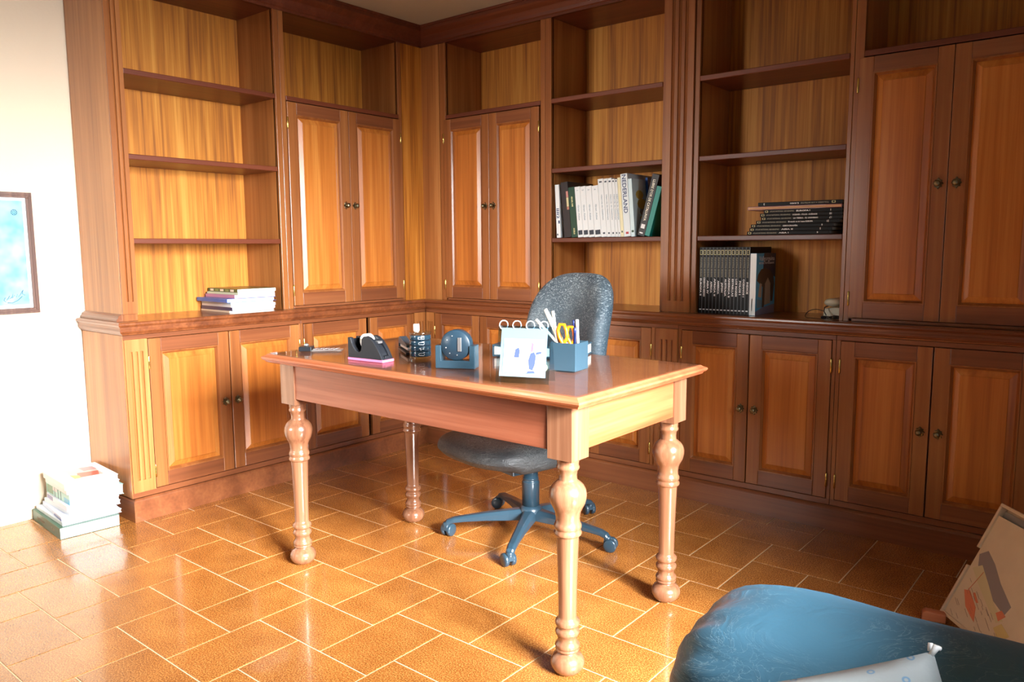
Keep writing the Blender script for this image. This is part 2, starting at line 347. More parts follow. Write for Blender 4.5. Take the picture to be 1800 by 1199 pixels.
# ---------------------------------------------------------------- joinery
FA = 0.06      # set-back of the upper fronts from the worktop edge
FL = 0.025     # set-back of the lower fronts
ZT = 0.839     # worktop
Z1, Z2, Z3, ZC = 1.178, 1.520, 1.856, 2.24
DEP = 0.36
def A(u0): return ((0, u0, 0), PI/2)
def B(u0): return ((u0, 0, 0), 0.0)
def door(parent, u0, u1, z0, z1, yf, knob=None, hinge=None, knob_z=None, fw_=0.052):
    """framed door with raised panel; front at local y = yf, facing -y"""
    th = 0.02; mb = MB(); a = fw_; zb = z0+0.062; zt = z1-0.058
    mb.box(u0, u0+a, yf, yf+th, z0, z1, 0).box(u1-a, u1, yf, yf+th, z0, z1, 0)
    mb.box(u0+a, u1-a, yf, yf+th, z0, zb, 1).box(u0+a, u1-a, yf, yf+th, zt, z1, 1)
    # moulding around the opening
    def ringm(o0, y0, o1, y1):
        r0 = [(u0+a+o0, y0, zb+o0), (u1-a-o0, y0, zb+o0), (u1-a-o0, y0, zt-o0), (u0+a+o0, y0, zt-o0)]
        r1 = [(u0+a+o1, y1, zb+o1), (u1-a-o1, y1, zb+o1), (u1-a-o1, y1, zt-o1), (u0+a+o1, y1, zt-o1)]
        vs = r0+r1; return vs, [(j, (j+1) % 4, 4+(j+1) % 4, 4+j) for j in range(4)]
    for q in ((-0.0005, yf-0.002, 0.004, yf-0.002), (0.004, yf-0.002, 0.010, yf+0.007), (0.010, yf+0.007, 0.012, yf+0.013), (-0.0005, yf, -0.0005, yf-0.002)):
        vs, fs = ringm(*q); mb.add(vs, fs, 0)
    d = mb.build('door', [FR_V, FR_H], parent, bevel=0.0022)
    p = MB(); vs = []
    lv = [(0.006, yf+0.014), (0.012, yf+0.012), (0.034, yf+0.003), (0.036, yf+0.001), (0.037, yf+0.001)]
    rings = [[(u0+a+o, y, zb+o), (u1-a-o, y, zb+o), (u1-a-o, y, zt-o), (u0+a+o, y, zt-o)] for o, y in lv]
    p.loft(rings, 0, True); p.build('panel', PANEL, d)
    if knob:
        ku = u1-0.028 if knob == 'R' else u0+0.028
        k = MB(); M_ = T(ku, yf, knob_z) @ Rx(PI/2) @ Matrix.Scale(1.2, 4)
        # lobed rosette
        ring0 = []; ring1 = []
        for j in range(32):
            an = 2*PI*j/32; r = 0.0125+0.0022*math.cos(8*an)+0.003*max(0, abs(math.sin(an)))**6
            ring0.append((r*math.cos(an), r*math.sin(an), 0)); ring1.append((r*0.85*math.cos(an), r*0.85*math.sin(an), 0.0035))
        k.loft([ring0, ring1], 0, True, False, M_)
        k.lathe([(0.006, 0.003), (0.0045, 0.008), (0.005, 0.012), (0.009, 0.015), (0.0095, 0.019), (0.006, 0.0225), (0.001, 0.0235)], 20, 0, M_)
        k.build('knob', BRASS, d)
    if hinge:
        hu = u0-0.001 if hinge == 'L' else u1+0.001
        for hz in (z0+0.075, z1-0.10):
            h = MB(); h.lathe([(0.0032, hz-0.028), (0.0042, hz-0.026), (0.0042, hz+0.026), (0.0032, hz+0.028)], 10, 0, None, True, hu, yf-0.001)
            h.build('hinge', HINGE, d)
    return d
def flutes(mb, u0, u1, yf, z0, z1, n, th=0.012, m=0):
    """board with rounded grooves"""
    w = u1-u0; step = w/(n+1.3); gw = step*0.52; pts = [(u0, yf)]
    for i in range(n):
        c = u0+w/2+(i-(n-1)/2)*step
        pts += [(c-gw/2, yf), (c-gw*0.38, yf+0.0065), (c, yf+0.0095), (c+gw*0.38, yf+0.0065), (c+gw/2, yf)]
    pts += [(u1, yf)]
    bot = [(x, y, z0+0.05) for x, y in pts]; top = [(x, y, z1-0.05) for x, y in pts]
    nn = len(pts); mb.add(bot+top, [(i, i+1, nn+i+1, nn+i) for i in range(nn-1)], m)
    for (za, zb, fl) in ((z0, z0+0.05, 1), (z1-0.05, z1, 0)):
        mb.add([(u0, yf, za), (u1, yf, za), (u1, yf, zb), (u0, yf, zb)], [(0, 1, 2, 3)], m)
    for z_ in (z0+0.05, z1-0.05):
        mb.add([(x, y, z_) for x, y in pts], [tuple(range(nn))], m)
    mb.box(u0, u1, yf+0.0105, yf+th+0.010, z0, z1, m)
    mb.add([(u0, yf, z0), (u0, yf+0.011, z0), (u0, yf+0.011, z1), (u0, yf, z1)], [(0, 1, 2, 3)], m)
    mb.add([(u1, yf, z0), (u1, yf+0.011, z0), (u1, yf+0.011, z1), (u1, yf, z1)], [(0, 1, 2, 3)], m)
def upper(name, label, cat, fr, u0, u1, o0, o1, shelves, top_only=False, doors=None, end=False):
    loc, rz = fr(u0); t = thing(name, label, cat, loc, rz); X = lambda v: v-u0
    e = 0.0008
    zb = Z3-0.022 if top_only else ZT
    MB().box(X(o0)+e, X(o1)-e, DEP, DEP+0.008, zb, ZC+0.03).build('back_panel', BACK, t)
    for s, (a, b) in enumerate(((o0-0.016, o0), (o1, o1+0.016))):
        MB().box(X(a), X(b), FA+0.012, DEP+0.008, ZT, ZC+0.03).build('side_panel', SIDE if not (end and s == 0) else SIDE, t, bevel=0.001)
    for a, b in ((u0+e, o0), (o1, u1-e)):
        if b-a > 0.005: MB().box(X(a), X(b), FA, FA+0.022, ZT, ZC+0.03).build('stile', FR_V, t, bevel=0.0015)
    MB().box(X(o0), X(o1), FA+0.004, DEP, ZC, ZC+0.02).build('top_panel', DARK_H, t)
    for z in shelves:
        fixed = abs(z-Z3) < 1e-6
        mb = MB().box(X(o0)+e, X(o1)-e, FA+(-0.003 if fixed else 0.004), DEP-0.001, z-0.022, z); mb.build('shelf', DARK_H, t, bevel=0.003)
    if doors:
        z0, z1 = ZT+0.014, Z3-0.022-0.004
        MB().box(X(o0), X(o1), FA+0.03, DEP, ZT+0.002, Z3-0.024).build('carcass', SIDE, t)
        if doors[0][0]-u0 > 0.004: pass
        MB().box(X(doors[0][0]), X(doors[-1][1]), FA, FA+0.02, ZT+0.001, z0-0.002).build('rail', FR_H, t, bevel=0.001)
        for a, b, k, h in doors: door(t, X(a), X(b), z0, z1, FA-0.006, k, h, 1.352)
    return t
def lower(name, label, cat, fr, u0, u1, doors, stiles, fl=None):
    loc, rz = fr(u0); t = thing(name, label, cat, loc, rz); X = lambda v: v-u0
    e = 0.0008
    MB().box(X(max(u0, 0.03) if fr is B else min(u1, u0) )+e, X(min(u1, -0.03) if (fr is A and u1 > 0) else u1)-e, FL+(0.03 if not (fr is A and u1 > 0) else 0.30), 0.40, 0.10, 0.783).build('carcass', SIDE, t, bevel=0.001)
    for za, zb in ((0.766, 0.784), (0.10, 0.123)): MB().box(X(u0)+e, X(u1)-e, FL, FL+0.029, za, zb).build('rail', FR_H, t, bevel=0.001)
    for a, b in stiles: MB().box(X(a)+e, X(b)-e, FL, FL+0.029, 0.1232, 0.7658).build('stile', FR_V, t, bevel=0.001)
    for a, b in (fl or []):
        mb = MB(); flutes(mb, X(a)+0.001, X(b)-0.001, FL-0.006, 0.1232, 0.7658, 3); mb.build('fluted_pilaster', FR_V if a > 0.3 else SIDE, t)
    for a, b, k, h in doors: door(t, X(a)+0.0012, X(b)-0.0012, 0.126, 0.7635, FL-0.004, k, h, 0.446)
    return t
# ----- lower run
lA = lower('base_cabinet', 'base cabinet under the worktop at the far left end, with a fluted edge', 'cabinet', A, -1.688, -0.829,
      [(-1.588, -1.2205, 'R', 'L'), (-1.2185, -0.842, 'L', 'R')], [(-0.842, -0.829)], [(-1.686, -1.590)])
MB().box(-0.0015, 0.014, FL+0.002, 0.405, 0.10, 0.784).build('end_panel', SIDE, lA, bevel=0.001)
lower('base_cabinet', 'base cabinet on the left wall next to the corner, black gap between its doors', 'cabinet', A, -0.829, 0.0240,
      [(-0.816, -0.416, None, 'L'), (-0.394, -0.072, None, 'R')], [(-0.829, -0.816)], [(-0.070, 0.0180)])
lower('base_cabinet', 'base cabinet on the back wall next to the corner, behind the desk', 'cabinet', B, -0.0243, 0.760,
      [(0.052, 0.390, 'R', 'L'), (0.392, 0.730, 'L', 'R')], [(0.730, 0.760)], [(-0.0180, 0.050)])
lower('base_cabinet', 'base cabinet behind the swivel chair, left of the fluted strip', 'cabinet', B, 0.760, 1.575,
      [(0.788, 1.108, 'R', 'L'), (1.110, 1.441, 'L', 'R')], [(0.761, 0.788), (1.441, 1.462)], [(1.464, 1.574)])
lower('base_cabinet', 'base cabinet directly right of the fluted strip behind the desk corner, two brass knobs', 'cabinet', B, 1.575, 2.256,
      [(1.593, 1.9045, 'R', 'L'), (1.9065, 2.241, 'L', 'R')], [(1.575, 1.593), (2.241, 2.256)])
lower('base_cabinet', 'dark shaded base cabinet at the far right of the back wall', 'cabinet', B, 2.256, 3.10,
      [(2.273, 2.597, 'R', 'L'), (2.599, 2.925, 'L', 'R')], [(2.256, 2.273), (2.925, 3.10)])
# plinth
pl = MB()
prof = [(-0.03, 0.0), (0.0, 0.0), (0.0, 0.086), (-0.003, 0.092), (-0.010, 0.098), (-0.03, 0.098)]
pl.sweep([(-0.405, -1.690), (-0.012, -1.690), (-0.012, 0.014), (3.10, 0.014)], prof)
tag(pl.build('plinth', FR_H), 'brown wooden plinth board running along the floor under the base cabinets', 'plinth')
# worktop
wt = MB(); wt.box(-0.408, -0.010, -1.702, 0.408, 0.800, ZT).box(-0.010, 3.10, 0.010, 0.408, 0.800, ZT)
nose = [(-0.02, 0.7855), (-0.012, 0.7855), (-0.010, 0.791), (-0.003, 0.794), (0.001, 0.801), (0.001, 0.808), (-0.004, 0.813), (-0.004, 0.817), (0.004, 0.821), (0.009, 0.828), (0.008, 0.8345), (0.003, ZT+0.0002), (-0.02, ZT+0.0002)]
wt.sweep([(-0.408, -1.702), (-0.010, -1.702), (-0.010, 0.010), (3.10, 0.010)], nose)
tag(wt.build('worktop', WORK), 'continuous L-shaped wooden worktop with moulded edge between base cabinets and bookcases', 'worktop')
# ----- upper run
uA = upper('bookcase', 'open bookcase bay at the far left end, magazines on its lowest level', 'bookcase', A, -1.669, -0.868, -1.603, -0.895, [Z1, Z2, Z3], end=True)
MB().box(0, 0.014, FA+0.001, 0.408, ZT, ZC+0.03).build('end_panel', SIDE, uA, bevel=0.001)
mb = MB(); flutes(mb, 0.001, 0.064, FA-0.010, ZT+0.03, ZC-0.02, 2, 0.010); mb.build('fluted_pilaster', FR_V, uA)
upper('cupboard', 'tall two-door cupboard on the left wall next to the corner', 'cupboard', A, -0.868, -0.094, -0.840, -0.178+0.06, [Z3], True,
      [(-0.838, -0.473, 'R', 'L'), (-0.471, -0.113, 'L', 'R')])
t = thing('corner_post', 'plain yellow wooden boards filling the inside corner between the cupboards', 'corner panel', (-0.06, 0.06, 0))
MB().box(-0.018, 0.0, -0.152, 0.0, ZT, ZC+0.03).build('board', BACK, t); MB().box(0.0, 0.136, 0.0, 0.018, ZT, ZC+0.03).build('board', SIDE, t)
upper('cupboard', 'narrow two-door cupboard on the back wall next to the corner', 'cupboard', B, 0.078, 0.808, 0.124, 0.780, [Z3], True,
      [(0.113, 0.4405, 'R', 'L'), (0.4425, 0.772, 'L', 'R')])
upper('bookcase', 'open bookcase bay behind the swivel chair holding upright white books', 'bookcase', B, 0.808, 1.476, 0.845, 1.460, [Z1, Z2, Z3])
mb = MB(); flutes(mb, 0.0, 0.134, FA-0.012, ZT+0.001, ZC+0.02, 3, 0.012)
o = mb.build('fluted_pilaster', FR_V); o.location = (1.4775, 0, 0); tag(o, 'tall fluted wooden pilaster between the two open bookcase bays of the back wall', 'pilaster')
upper('bookcase', 'open bookcase bay holding black atlases, right of the fluted pilaster', 'bookcase', B, 1.613, 2.266, 1.636, 2.250, [Z1, Z2, Z3])
upper('cupboard', 'tall two-door cupboard at the far right of the back wall', 'cupboard', B, 2.266, 3.10, 2.300, 2.93, [Z3], True,
      [(2.285, 2.602, 'R', 'L'), (2.604, 2.925, 'L', 'R')])
# small moulding at the foot of the upper end panel
mb = MB(); mb.sweep([(-0.405, -1.6695), (-0.0590, -1.6695)], [(0, ZT+0.0005), (0.022, ZT+0.0005), (0.022, ZT+0.008), (0.016, ZT+0.014), (0.014, ZT+0.022), (0.0, ZT+0.03)])
tag(mb.build('base_moulding', FR_H), 'short wooden moulding at the foot of the left bookcase side panel', 'moulding')
# cornice
cp = [(-0.010, ZC), (0.006, ZC), (0.006, ZC+0.012), (0.012, ZC+0.016), (0.016, ZC+0.03), (0.028, ZC+0.05), (0.048, ZC+0.064), (0.056, ZC+0.072), (0.056, ZC+0.088), (0.062, ZC+0.09), (0.062, CE-0.001), (-0.010, CE-0.001)]
mb = MB(); mb.sweep([(-0.408, -1.6695), (-0.0605, -1.6695), (-0.0605, 0.0605), (3.10, 0.0605)], cp)
tag(mb.build('cornice', DARK_H), 'dark wooden cornice running along the ceiling above the bookcases', 'cornice')

# ---------------------------------------------------------------- desk
def desk():
    x0, x1, y0, y1 = 0.788, 2.137, -1.579, -0.868; cx, cy = (x0+x1)/2, (y0+y1)/2
    t = thing('writing_desk', 'wooden writing desk with turned baluster legs in the middle of the tiled floor', 'desk', (cx, cy, 0))
    hx, hy = (x1-x0)/2, (y1-y0)/2
    prof = [(0.030, 0.7345), (0.020, 0.735), (0.012, 0.739), (0.009, 0.744), (0.003, 0.747), (0.0, 0.752), (0.001, 0.757), (0.010, 0.761), (0.016, 0.7655), (0.024, 0.7660)]
    rings = []
    for o, z in prof:
        rings.append([(-hx+o, -hy+o, z), (hx-o, -hy+o, z), (hx-o, hy-o, z), (-hx+o, hy-o, z)])
    MB().loft(rings).build('tabletop', TOPW, t)
    lx, ly = 0.5855, 0.2745
    legp = [(0.0150, 0.0), (0.0255, 0.0005), (0.036, 0.007), (0.0435, 0.018), (0.0464, 0.029), (0.0445, 0.040), (0.037, 0.051), (0.0255, 0.058), (0.024, 0.061), (0.0315, 0.064), (0.0325, 0.068), (0.0305, 0.071), (0.0325, 0.074),
            (0.0337, 0.079), (0.0315, 0.084), (0.027, 0.089), (0.0255, 0.098), (0.0290, 0.107), (0.0318, 0.110), (0.0331, 0.117), (0.031, 0.122), (0.0268, 0.126), (0.0275, 0.132), (0.0325, 0.136), (0.0337, 0.143), (0.0315, 0.149),
            (0.0262, 0.153), (0.0242, 0.160), (0.0250, 0.220), (0.0274, 0.310), (0.0298, 0.376), (0.031, 0.382), (0.0365, 0.385), (0.0372, 0.391), (0.0345, 0.396), (0.0335, 0.400), (0.0362, 0.404), (0.0362, 0.411), (0.0338, 0.416), (0.0322, 0.419),
            (0.0318, 0.430), (0.0345, 0.447), (0.0400, 0.458), (0.0460, 0.470), (0.0494, 0.485), (0.0496, 0.496), (0.0470, 0.508), (0.0405, 0.519), (0.0300, 0.528), (0.0245, 0.532), (0.0235, 0.545), (0.0262, 0.558), (0.0300, 0.562), (0.0305, 0.568), (0.0280, 0.572), (0.0290, 0.580), (0.0300, 0.592)]
    for sx in (-1, 1):
        for sy in (-1, 1):
            mb = MB(); mb.lathe(legp, 40)
            mb.box(-0.039, 0.039, -0.039, 0.039, 0.590, 0.7344)
            o = mb.build('leg', TABLE_Z, t, bevel=0.0012); o.location = (sx*lx, sy*ly, 0)
    for sy in (-1, 1):
        y = sy*(ly+0.034)
        MB().box(-lx+0.0385, lx-0.0385, min(y, y-sy*0.02), max(y, y-sy*0.02), 0.612, 0.7344).build('apron', TABLE_X, t, bevel=0.001)
    for sx in (-1, 1):
        x = sx*(lx+0.034)
        MB().box(min(x, x-sx*0.02), max(x, x-sx*0.02), -ly+0.0385, ly-0.0385, 0.612, 0.7344).build('apron', TABLE_Y, t, bevel=0.001)
    g = MB(); o = 0.020
    g.box(x0+o, x1-o, y0+o, y1-o, 0.7662, 0.7700)
    tag(g.build('glass_sheet', GLASS, None, bevel=0.0008), 'clear glass sheet covering the desk top', 'glass')
desk()
DT = 0.7702

# ---------------------------------------------------------------- swivel chair
def superellipse(a, b, n, k):
    out = []
    for j in range(k):
        t = 2*PI*j/k; c, s = math.cos(t), math.sin(t)
        out.append((a*math.copysign(abs(c)**(2/n), c), b*math.copysign(abs(s)**(2/n), s)))
    return out
def chair():
    t = thing('swivel_chair', 'dark blue-grey leather swivel chair on a five-star castor base behind the desk', 'office chair', (1.35, -0.76, 0))
    hub = MB(); hub.lathe([(0.040, 0.070), (0.046, 0.074), (0.046, 0.105), (0.040, 0.115), (0.034, 0.120)], 28); hub.build('hub', CHAIRP, t)
    col = MB()
    col.lathe([(0.034, 0.112), (0.0345, 0.215), (0.0345, 0.218), (0.031, 0.219), (0.031, 0.228), (0.0318, 0.2285), (0.0318, 0.2315), (0.029, 0.232), (0.029, 0.300), (0.030, 0.360)], 28); col.build('gas_column', CHAIRP, t)
    for i in range(5):
        an = math.radians(7+72*i); M_ = Rz(an)
        mb = MB(); rings = []
        for r, zt, w, h in ((0.030, 0.108, 0.030, 0.042), (0.09, 0.103, 0.024, 0.040), (0.18, 0.094, 0.0205, 0.030), (0.265, 0.083, 0.018, 0.022), (0.308, 0.077, 0.0175, 0.020), (0.333, 0.068, 0.016, 0.020), (0.342, 0.056, 0.013, 0.014)):
            rings.append([(r, -w, zt-h), (r, w, zt-h), (r, w*0.95, zt-h*0.35), (r, w*0.55, zt), (r, -w*0.55, zt), (r, -w*0.95, zt-h*0.35)])
        mb.loft(rings, 0, True, False, M_); arm = mb.build('base_arm', CHAIRP, t, bevel=0.003)
        cc = MB(); sw = Rz(random.uniform(0, 2*PI)) if i not in (3, 4) else Rz(math.radians(-60 if i == 4 else -20))
        sw = Rz(math.radians([20, 150, 200, 95, 160][i]))
        C_ = T(0.335*math.cos(an), 0.335*math.sin(an), 0) @ sw
        cc.lathe([(0.011, 0.028), (0.014, 0.040), (0.0145, 0.052), (0.011, 0.058)], 16, 0, C_)
        cc.add(*[x for x in ([( -0.014, -0.012, 0.026), (0.014, -0.012, 0.026), (0.014, 0.012, 0.026), (-0.014, 0.012, 0.026), (-0.012, -0.010, 0.045), (0.012, -0.010, 0.045), (0.012, 0.010, 0.045), (-0.012, 0.010, 0.045)],
                   [(0, 3, 2, 1), (4, 5, 6, 7), (0, 1, 5, 4), (1, 2, 6, 5), (2, 3, 7, 6), (3, 0, 4, 7)])], 0, False, C_)
        for s in (-1, 1):
            cc.lathe([(0.006, 0), (0.022, 0.0), (0.0248, 0.003), (0.0248, 0.014), (0.021, 0.017), (0.006, 0.0175)], 24, 0, C_ @ T(0.012, s*0.006, 0.0250) @ (Rx(-PI/2) if s > 0 else Rx(PI/2)))
        cc.build('castor', CHAIRP, t)
    # seat and back: chair frame turned so the front looks at the camera side
    rz = math.atan2(-0.97, -0.25)+PI/2            # local -y is the facing direction
    F = Rz(rz)
    mb = MB(); k = 48; rings = []
    base = superellipse(0.245, 0.235, 3.0, k)
    for s, z in ((0.55, 0.318), (0.80, 0.318), (0.925, 0.330), (0.985, 0.350), (1.0, 0.372), (0.985, 0.396), (0.93, 0.411), (0.82, 0.420), (0.55, 0.424), (0.2, 0.424)):
        rings.append([(x*s, -0.12+y*s, z+(0.010 if y < -0.1 else 0)*min(1, (-y)/0.2)*(0 if z > .36 else 1)*2.2) for x, y in base])
    mb.loft(rings, 0, True, True, F); mb.build('seat', SEATL, t, sub=1)
    mb = MB(); mb.box(-0.10, 0.10, -0.16, 0.12, 0.285, 0.317, 0, F); mb.build('mechanism', CHAIRP, t, bevel=0.004)
    pts = [(0.03, 0.04, 0.285), (0.03, 0.16, 0.290), (0.03, 0.215, 0.320), (0.03, 0.235, 0.40), (0.03, 0.245, 0.58)]
    mb = MB(); rings = []
    for (x, y, z), (w, h) in zip(pts, ((0.045, 0.010), (0.045, 0.012), (0.045, 0.016), (0.04, 0.012), (0.035, 0.01))):
        dy, dz = (0, h) if z < 0.3 else ((h*0.7, h*0.7) if z < 0.35 else (h, 0))
        rings.append([(x-w, y-dy, z+dz), (x+w, y-dy, z+dz), (x+w, y+dy, z-dz), (x-w, y+dy, z-dz)])
    mb.loft(rings, 0, True, False, F); mb.build('back_bracket', CHAIRP, t, bevel=0.003)
    # backrest: padded slab, wider above the middle, rounded, leaning back
    mb = MB(); rings = []; k = 56; base = superellipse(1, 1, 3.1, k)
    B_ = F @ T(0.0, 0.235, 0.77) @ Rx(math.radians(-9))
    for s, d in ((0.3, -0.058), (0.7, -0.056), (0.88, -0.050), (0.965, -0.036), (1.0, -0.010), (0.985, 0.014), (0.93, 0.028), (0.7, 0.036), (0.3, 0.038)):
        r_ = []
        for x, z in base:
            w = 0.234*(1-0.16*max(0, -z)**2 - 0.03*max(0, z)**2); hh = 0.265
            X_, Z_ = x*s*w, z*s*hh
            r_.append((X_, d - 0.045*(X_/0.22)**2 - 0.012*math.cos(Z_/0.26*PI), Z_))
        rings.append(r_)
    mb.loft(rings, 0, True, True, B_); mb.build('backrest', CHAIRL, t, sub=1)
chair()

# ---------------------------------------------------------------- things on the desk
def tape_dispenser():
    t = thing('tape_dispenser', 'black tape dispenser with a pink base strip near the desk left corner', 'tape dispenser', (1.166, -1.497, DT), math.radians(6))
    L, w = 0.152, 0.052
    # side outline: high rear horn, cradle for the roll, curved nose
    out = [(0, 0.008), (0, 0.074), (0.012, 0.073), (0.018, 0.056), (0.026, 0.042), (0.036, 0.032), (0.047, 0.028), (0.055, 0.030), (0.060, 0.040), (0.060, 0.056), (0.062, 0.070), (0.070, 0.079), (0.082, 0.081)]
    out += [(0.096, 0.077), (0.110, 0.067), (0.124, 0.052), (0.138, 0.031), (0.150, 0.008)]
    mb = MB(); mb.loft([[(x, 0, z) for x, z in out], [(x, 0.014, z) for x, z in out]], 0)
    mb.loft([[(x, w-0.014, z) for x, z in out], [(x, w, z) for x, z in out]], 0)
    mb.box(0.0, 0.150, 0.0142, w-0.0142, 0.008, 0.020).box(0.0, 0.010, 0.0142, w-0.0142, 0.02, 0.068)
    nose = [(0.094, 0.020), (0.094, 0.070), (0.104, 0.060), (0.120, 0.047), (0.134, 0.028), (0.138, 0.020)]
    mb.loft([[(x, 0.0142, z) for x, z in nose], [(x, w-0.0142, z) for x, z in nose]], 0)
    mb.build('body', BLACKP, t, bevel=0.0015)
    MB().box(-0.001, 0.152, -0.001, w+0.001, 0.0, 0.0078).build('base_strip', plain('pink_rubber', rgb(236, 120, 160), 0.5), t, bevel=0.001)
    r = MB(); M_ = T(0.064, 0.016, 0.062) @ Rx(-PI/2)
    r.lathe([(0.010, 0), (0.025, 0), (0.025, 0.019), (0.010, 0.019)], 30, 0, M_, False); r.build('tape_roll', plain('tape_white', rgb(232, 232, 226), 0.35), t)
    c = MB(); c.box(0.104, 0.120, 0.017, w-0.017, 0.058, 0.0655, 0); c.build('cutter', CHROME, t)
tape_dispenser()
def stapler(loc, rz, name, label, L=0.13, open_=0.0):
    t = thing(name, label, 'stapler', loc, rz)
    w = 0.016
    b = MB(); b.loft([[(0, -w, 0), (L, -w, 0), (L, -w, 0.006), (0, -w, 0.010)], [(0, w, 0), (L, w, 0), (L, w, 0.006), (0, w, 0.010)]]); b.build('base', BLACKP, t, bevel=0.002)
    c = MB(); c.box(0.004, L-0.008, -0.008, 0.008, 0.014, 0.024, 0, Ry(-open_)); c.build('magazine', CHROME, t)
    a = MB(); pr = [(0, 0.010), (0, 0.044), (0.018, 0.050), (L*0.6, 0.040), (L-0.008, 0.034), (L, 0.028), (L, 0.0245), (0.008, 0.0245)]
    a.loft([[(x, -0.013, z) for x, z in pr], [(x, 0.013, z) for x, z in pr]], 0, True, False, Ry(-open_)); a.build('arm', SLATE, t, bevel=0.003)
    return t
stapler((1.12, -1.215, DT), math.radians(-32), 'stapler', 'slate grey stapler lying behind the tape dispenser', 0.15)
# small black tray with steel clip, left desk corner
t = thing('clip_tray', 'small flat black tray holding steel clips at the desk left end', 'desk tray', (0.868, -1.478, DT), math.radians(40))
mb = MB(); mb.box(0, 0.045, 0, 0.05, 0, 0.016); mb.build('block', BLACKP, t, bevel=0.002)
mb = MB(); mb.box(0.0455, 0.150, 0.002, 0.048, 0.0, 0.004); mb.build('tray', CHROME, t, bevel=0.001)
mb = MB()
for i in range(5): mb.tube([(0.05+i*0.018, 0.008, 0.0065), (0.06+i*0.018, 0.040, 0.0065), (0.066+i*0.018, 0.038, 0.008), (0.057+i*0.018, 0.012, 0.008)], 0.0011, 6)
mb.lathe([(0.008, 0.0165), (0.009, 0.022), (0.005, 0.026), (0.001, 0.027)], 16, 0, T(0.022, 0.025, 0)); mb.build('clip', CHROME, t)
# stack of ringed clip pots
t = thing('clip_pot', 'clear round pot of four dark drawers with white clip icons on the desk', 'clip pot', (1.338, -1.335, DT))
mb = MB(); mb.lathe([(0.0355, 0.0), (0.0365, 0.002), (0.0365, 0.007), (0.034, 0.008), (0.034, 0.080), (0.0365, 0.081), (0.0365, 0.088), (0.035, 0.089)], 40, 0, None, True); mb.build('clear_shell', CLEARP, t)
PC = plain('petrol_plastic', rgb(28, 52, 66), 0.2, coat=0.5)
for i in range(4):
    mb = MB(); z = 0.0085+i*0.0178; mb.lathe([(0.030, z), (0.0345, z+0.001), (0.0352, z+0.003), (0.0352, z+0.015), (0.0345, z+0.0172), (0.030, z+0.0174)], 40); rg = mb.build('drawer', PC, t)
    ic = MB(); an0 = math.atan2(-0.62, 0.78)
    def onc(a, zz, r=0.0358): return (r*math.cos(an0+a), r*math.sin(an0+a), zz)
    zc = z+0.009
    if i in (0, 2):
        pts = [onc(a, zc+h) for a, h in ((-0.22, 0.003), (0.22, 0.004), (0.28, 0.0), (0.22, -0.004), (-0.22, -0.003), (-0.27, 0), (-0.22, 0.003))]
        ic.tube(pts, 0.0008, 6)
    elif i == 1:
        ic.tube([onc(-0.2, zc+0.001), onc(-0.05, zc+0.003), onc(-0.05, zc-0.004)], 0.0012, 6); ic.tube([onc(0.1, zc), onc(0.25, zc+0.001)], 0.0016, 6)
    else:
        ic.tube([onc(a, zc+h) for a, h in ((-0.28, 0.003), (-0.28, -0.003), (0.28, -0.003), (0.28, 0.003), (-0.28, 0.003))], 0.0008, 6); ic.tube([onc(0, zc-0.005), onc(0, zc+0.006)], 0.0012, 6)
    ic.build('icon', WHITEI, rg)
mb = MB(); mb.box(-0.009, 0.009, -0.006, 0.006, 0, 0.024, 0)
o = mb.build('eraser', plain('eraser_white', rgb(244, 244, 240), 0.7), None, bevel=0.002); o.location = (1.321, -1.335, DT+0.0895); o.rotation_euler = (0, 0, 0.6)
tag(o, 'small white eraser standing on top of the round clip pot', 'eraser')
# clip wheel in U-shaped holder
t = thing('clip_wheel_holder', 'slate blue U-shaped holder with an upright clip wheel on the desk', 'clip dispenser', (1.57, -1.405, DT), math.radians(27))
hw = 0.062
mb = MB(); o_ = [(-hw, 0), (hw, 0), (hw, 0.068), (0.038, 0.068), (0.036, 0.045)]
o_ += [(0.036*math.cos(a), 0.055+0.036*math.sin(a)-0.006) for a in [-0.35-i*(PI-0.7)/8 for i in range(9)]] + [(-0.036, 0.045), (-0.038, 0.068), (-hw, 0.068)]
o_ = [(-hw, 0), (hw, 0), (hw, 0.070), (0.044, 0.070), (0.044, 0.024), (-0.044, 0.024), (-0.044, 0.070), (-hw, 0.070)]
mb.loft([[(x, -0.024, z) for x, z in o_], [(x, 0.024, z) for x, z in o_]]); mb.build('holder', SLATE, t, bevel=0.002)
mb = MB(); mb.lathe([(0.006, -0.020), (0.044, -0.020), (0.0465, -0.017), (0.0465, 0.017), (0.044, 0.020), (0.006, 0.020)], 44, 0, T(0, 0, 0.0705) @ Rx(PI/2))
wh = mb.build('wheel', plain('wheel_plastic', rgb(36, 56, 70), 0.3), t)
mb = MB(); M_ = T(0.014, -0.0205, 0.072)
mb.box(-0.006, 0.006, -0.002, 0.0, -0.020, 0.022, 0, M_); mb.build('clip_slot', CHROME, wh, bevel=0.001)
mb = MB()
for a in (1.9, 2.6, 3.4, 4.1, 4.9): mb.lathe([(0.002, 0), (0.002, 0.0012), (0.001, 0.0015)], 8, 0, T(0.030*math.cos(a)-0.0, -0.020, 0.0705+0.030*math.sin(a)) @ Rx(PI/2))
mb.build('clip_dots', CHROME, wh)
# closed notebook behind
def notebook():
    t = thing('binder', 'flat dark slate binder full of white sheets lying behind the pen pot', 'binder', (1.495, -1.154, DT), math.radians(20))
    L, w = 0.30, 0.175
    MB().box(0, L, 0, w, 0.0, 0.006).box(0, L, 0, w, 0.034, 0.040).box(0, 0.004, 0, w, 0.006, 0.034).build('cover', SLATE, t, bevel=0.001)
    MB().box(0.006, L-0.002, 0.004, w-0.004, 0.0062, 0.0338).build('sheets', PAGES, t)
notebook()
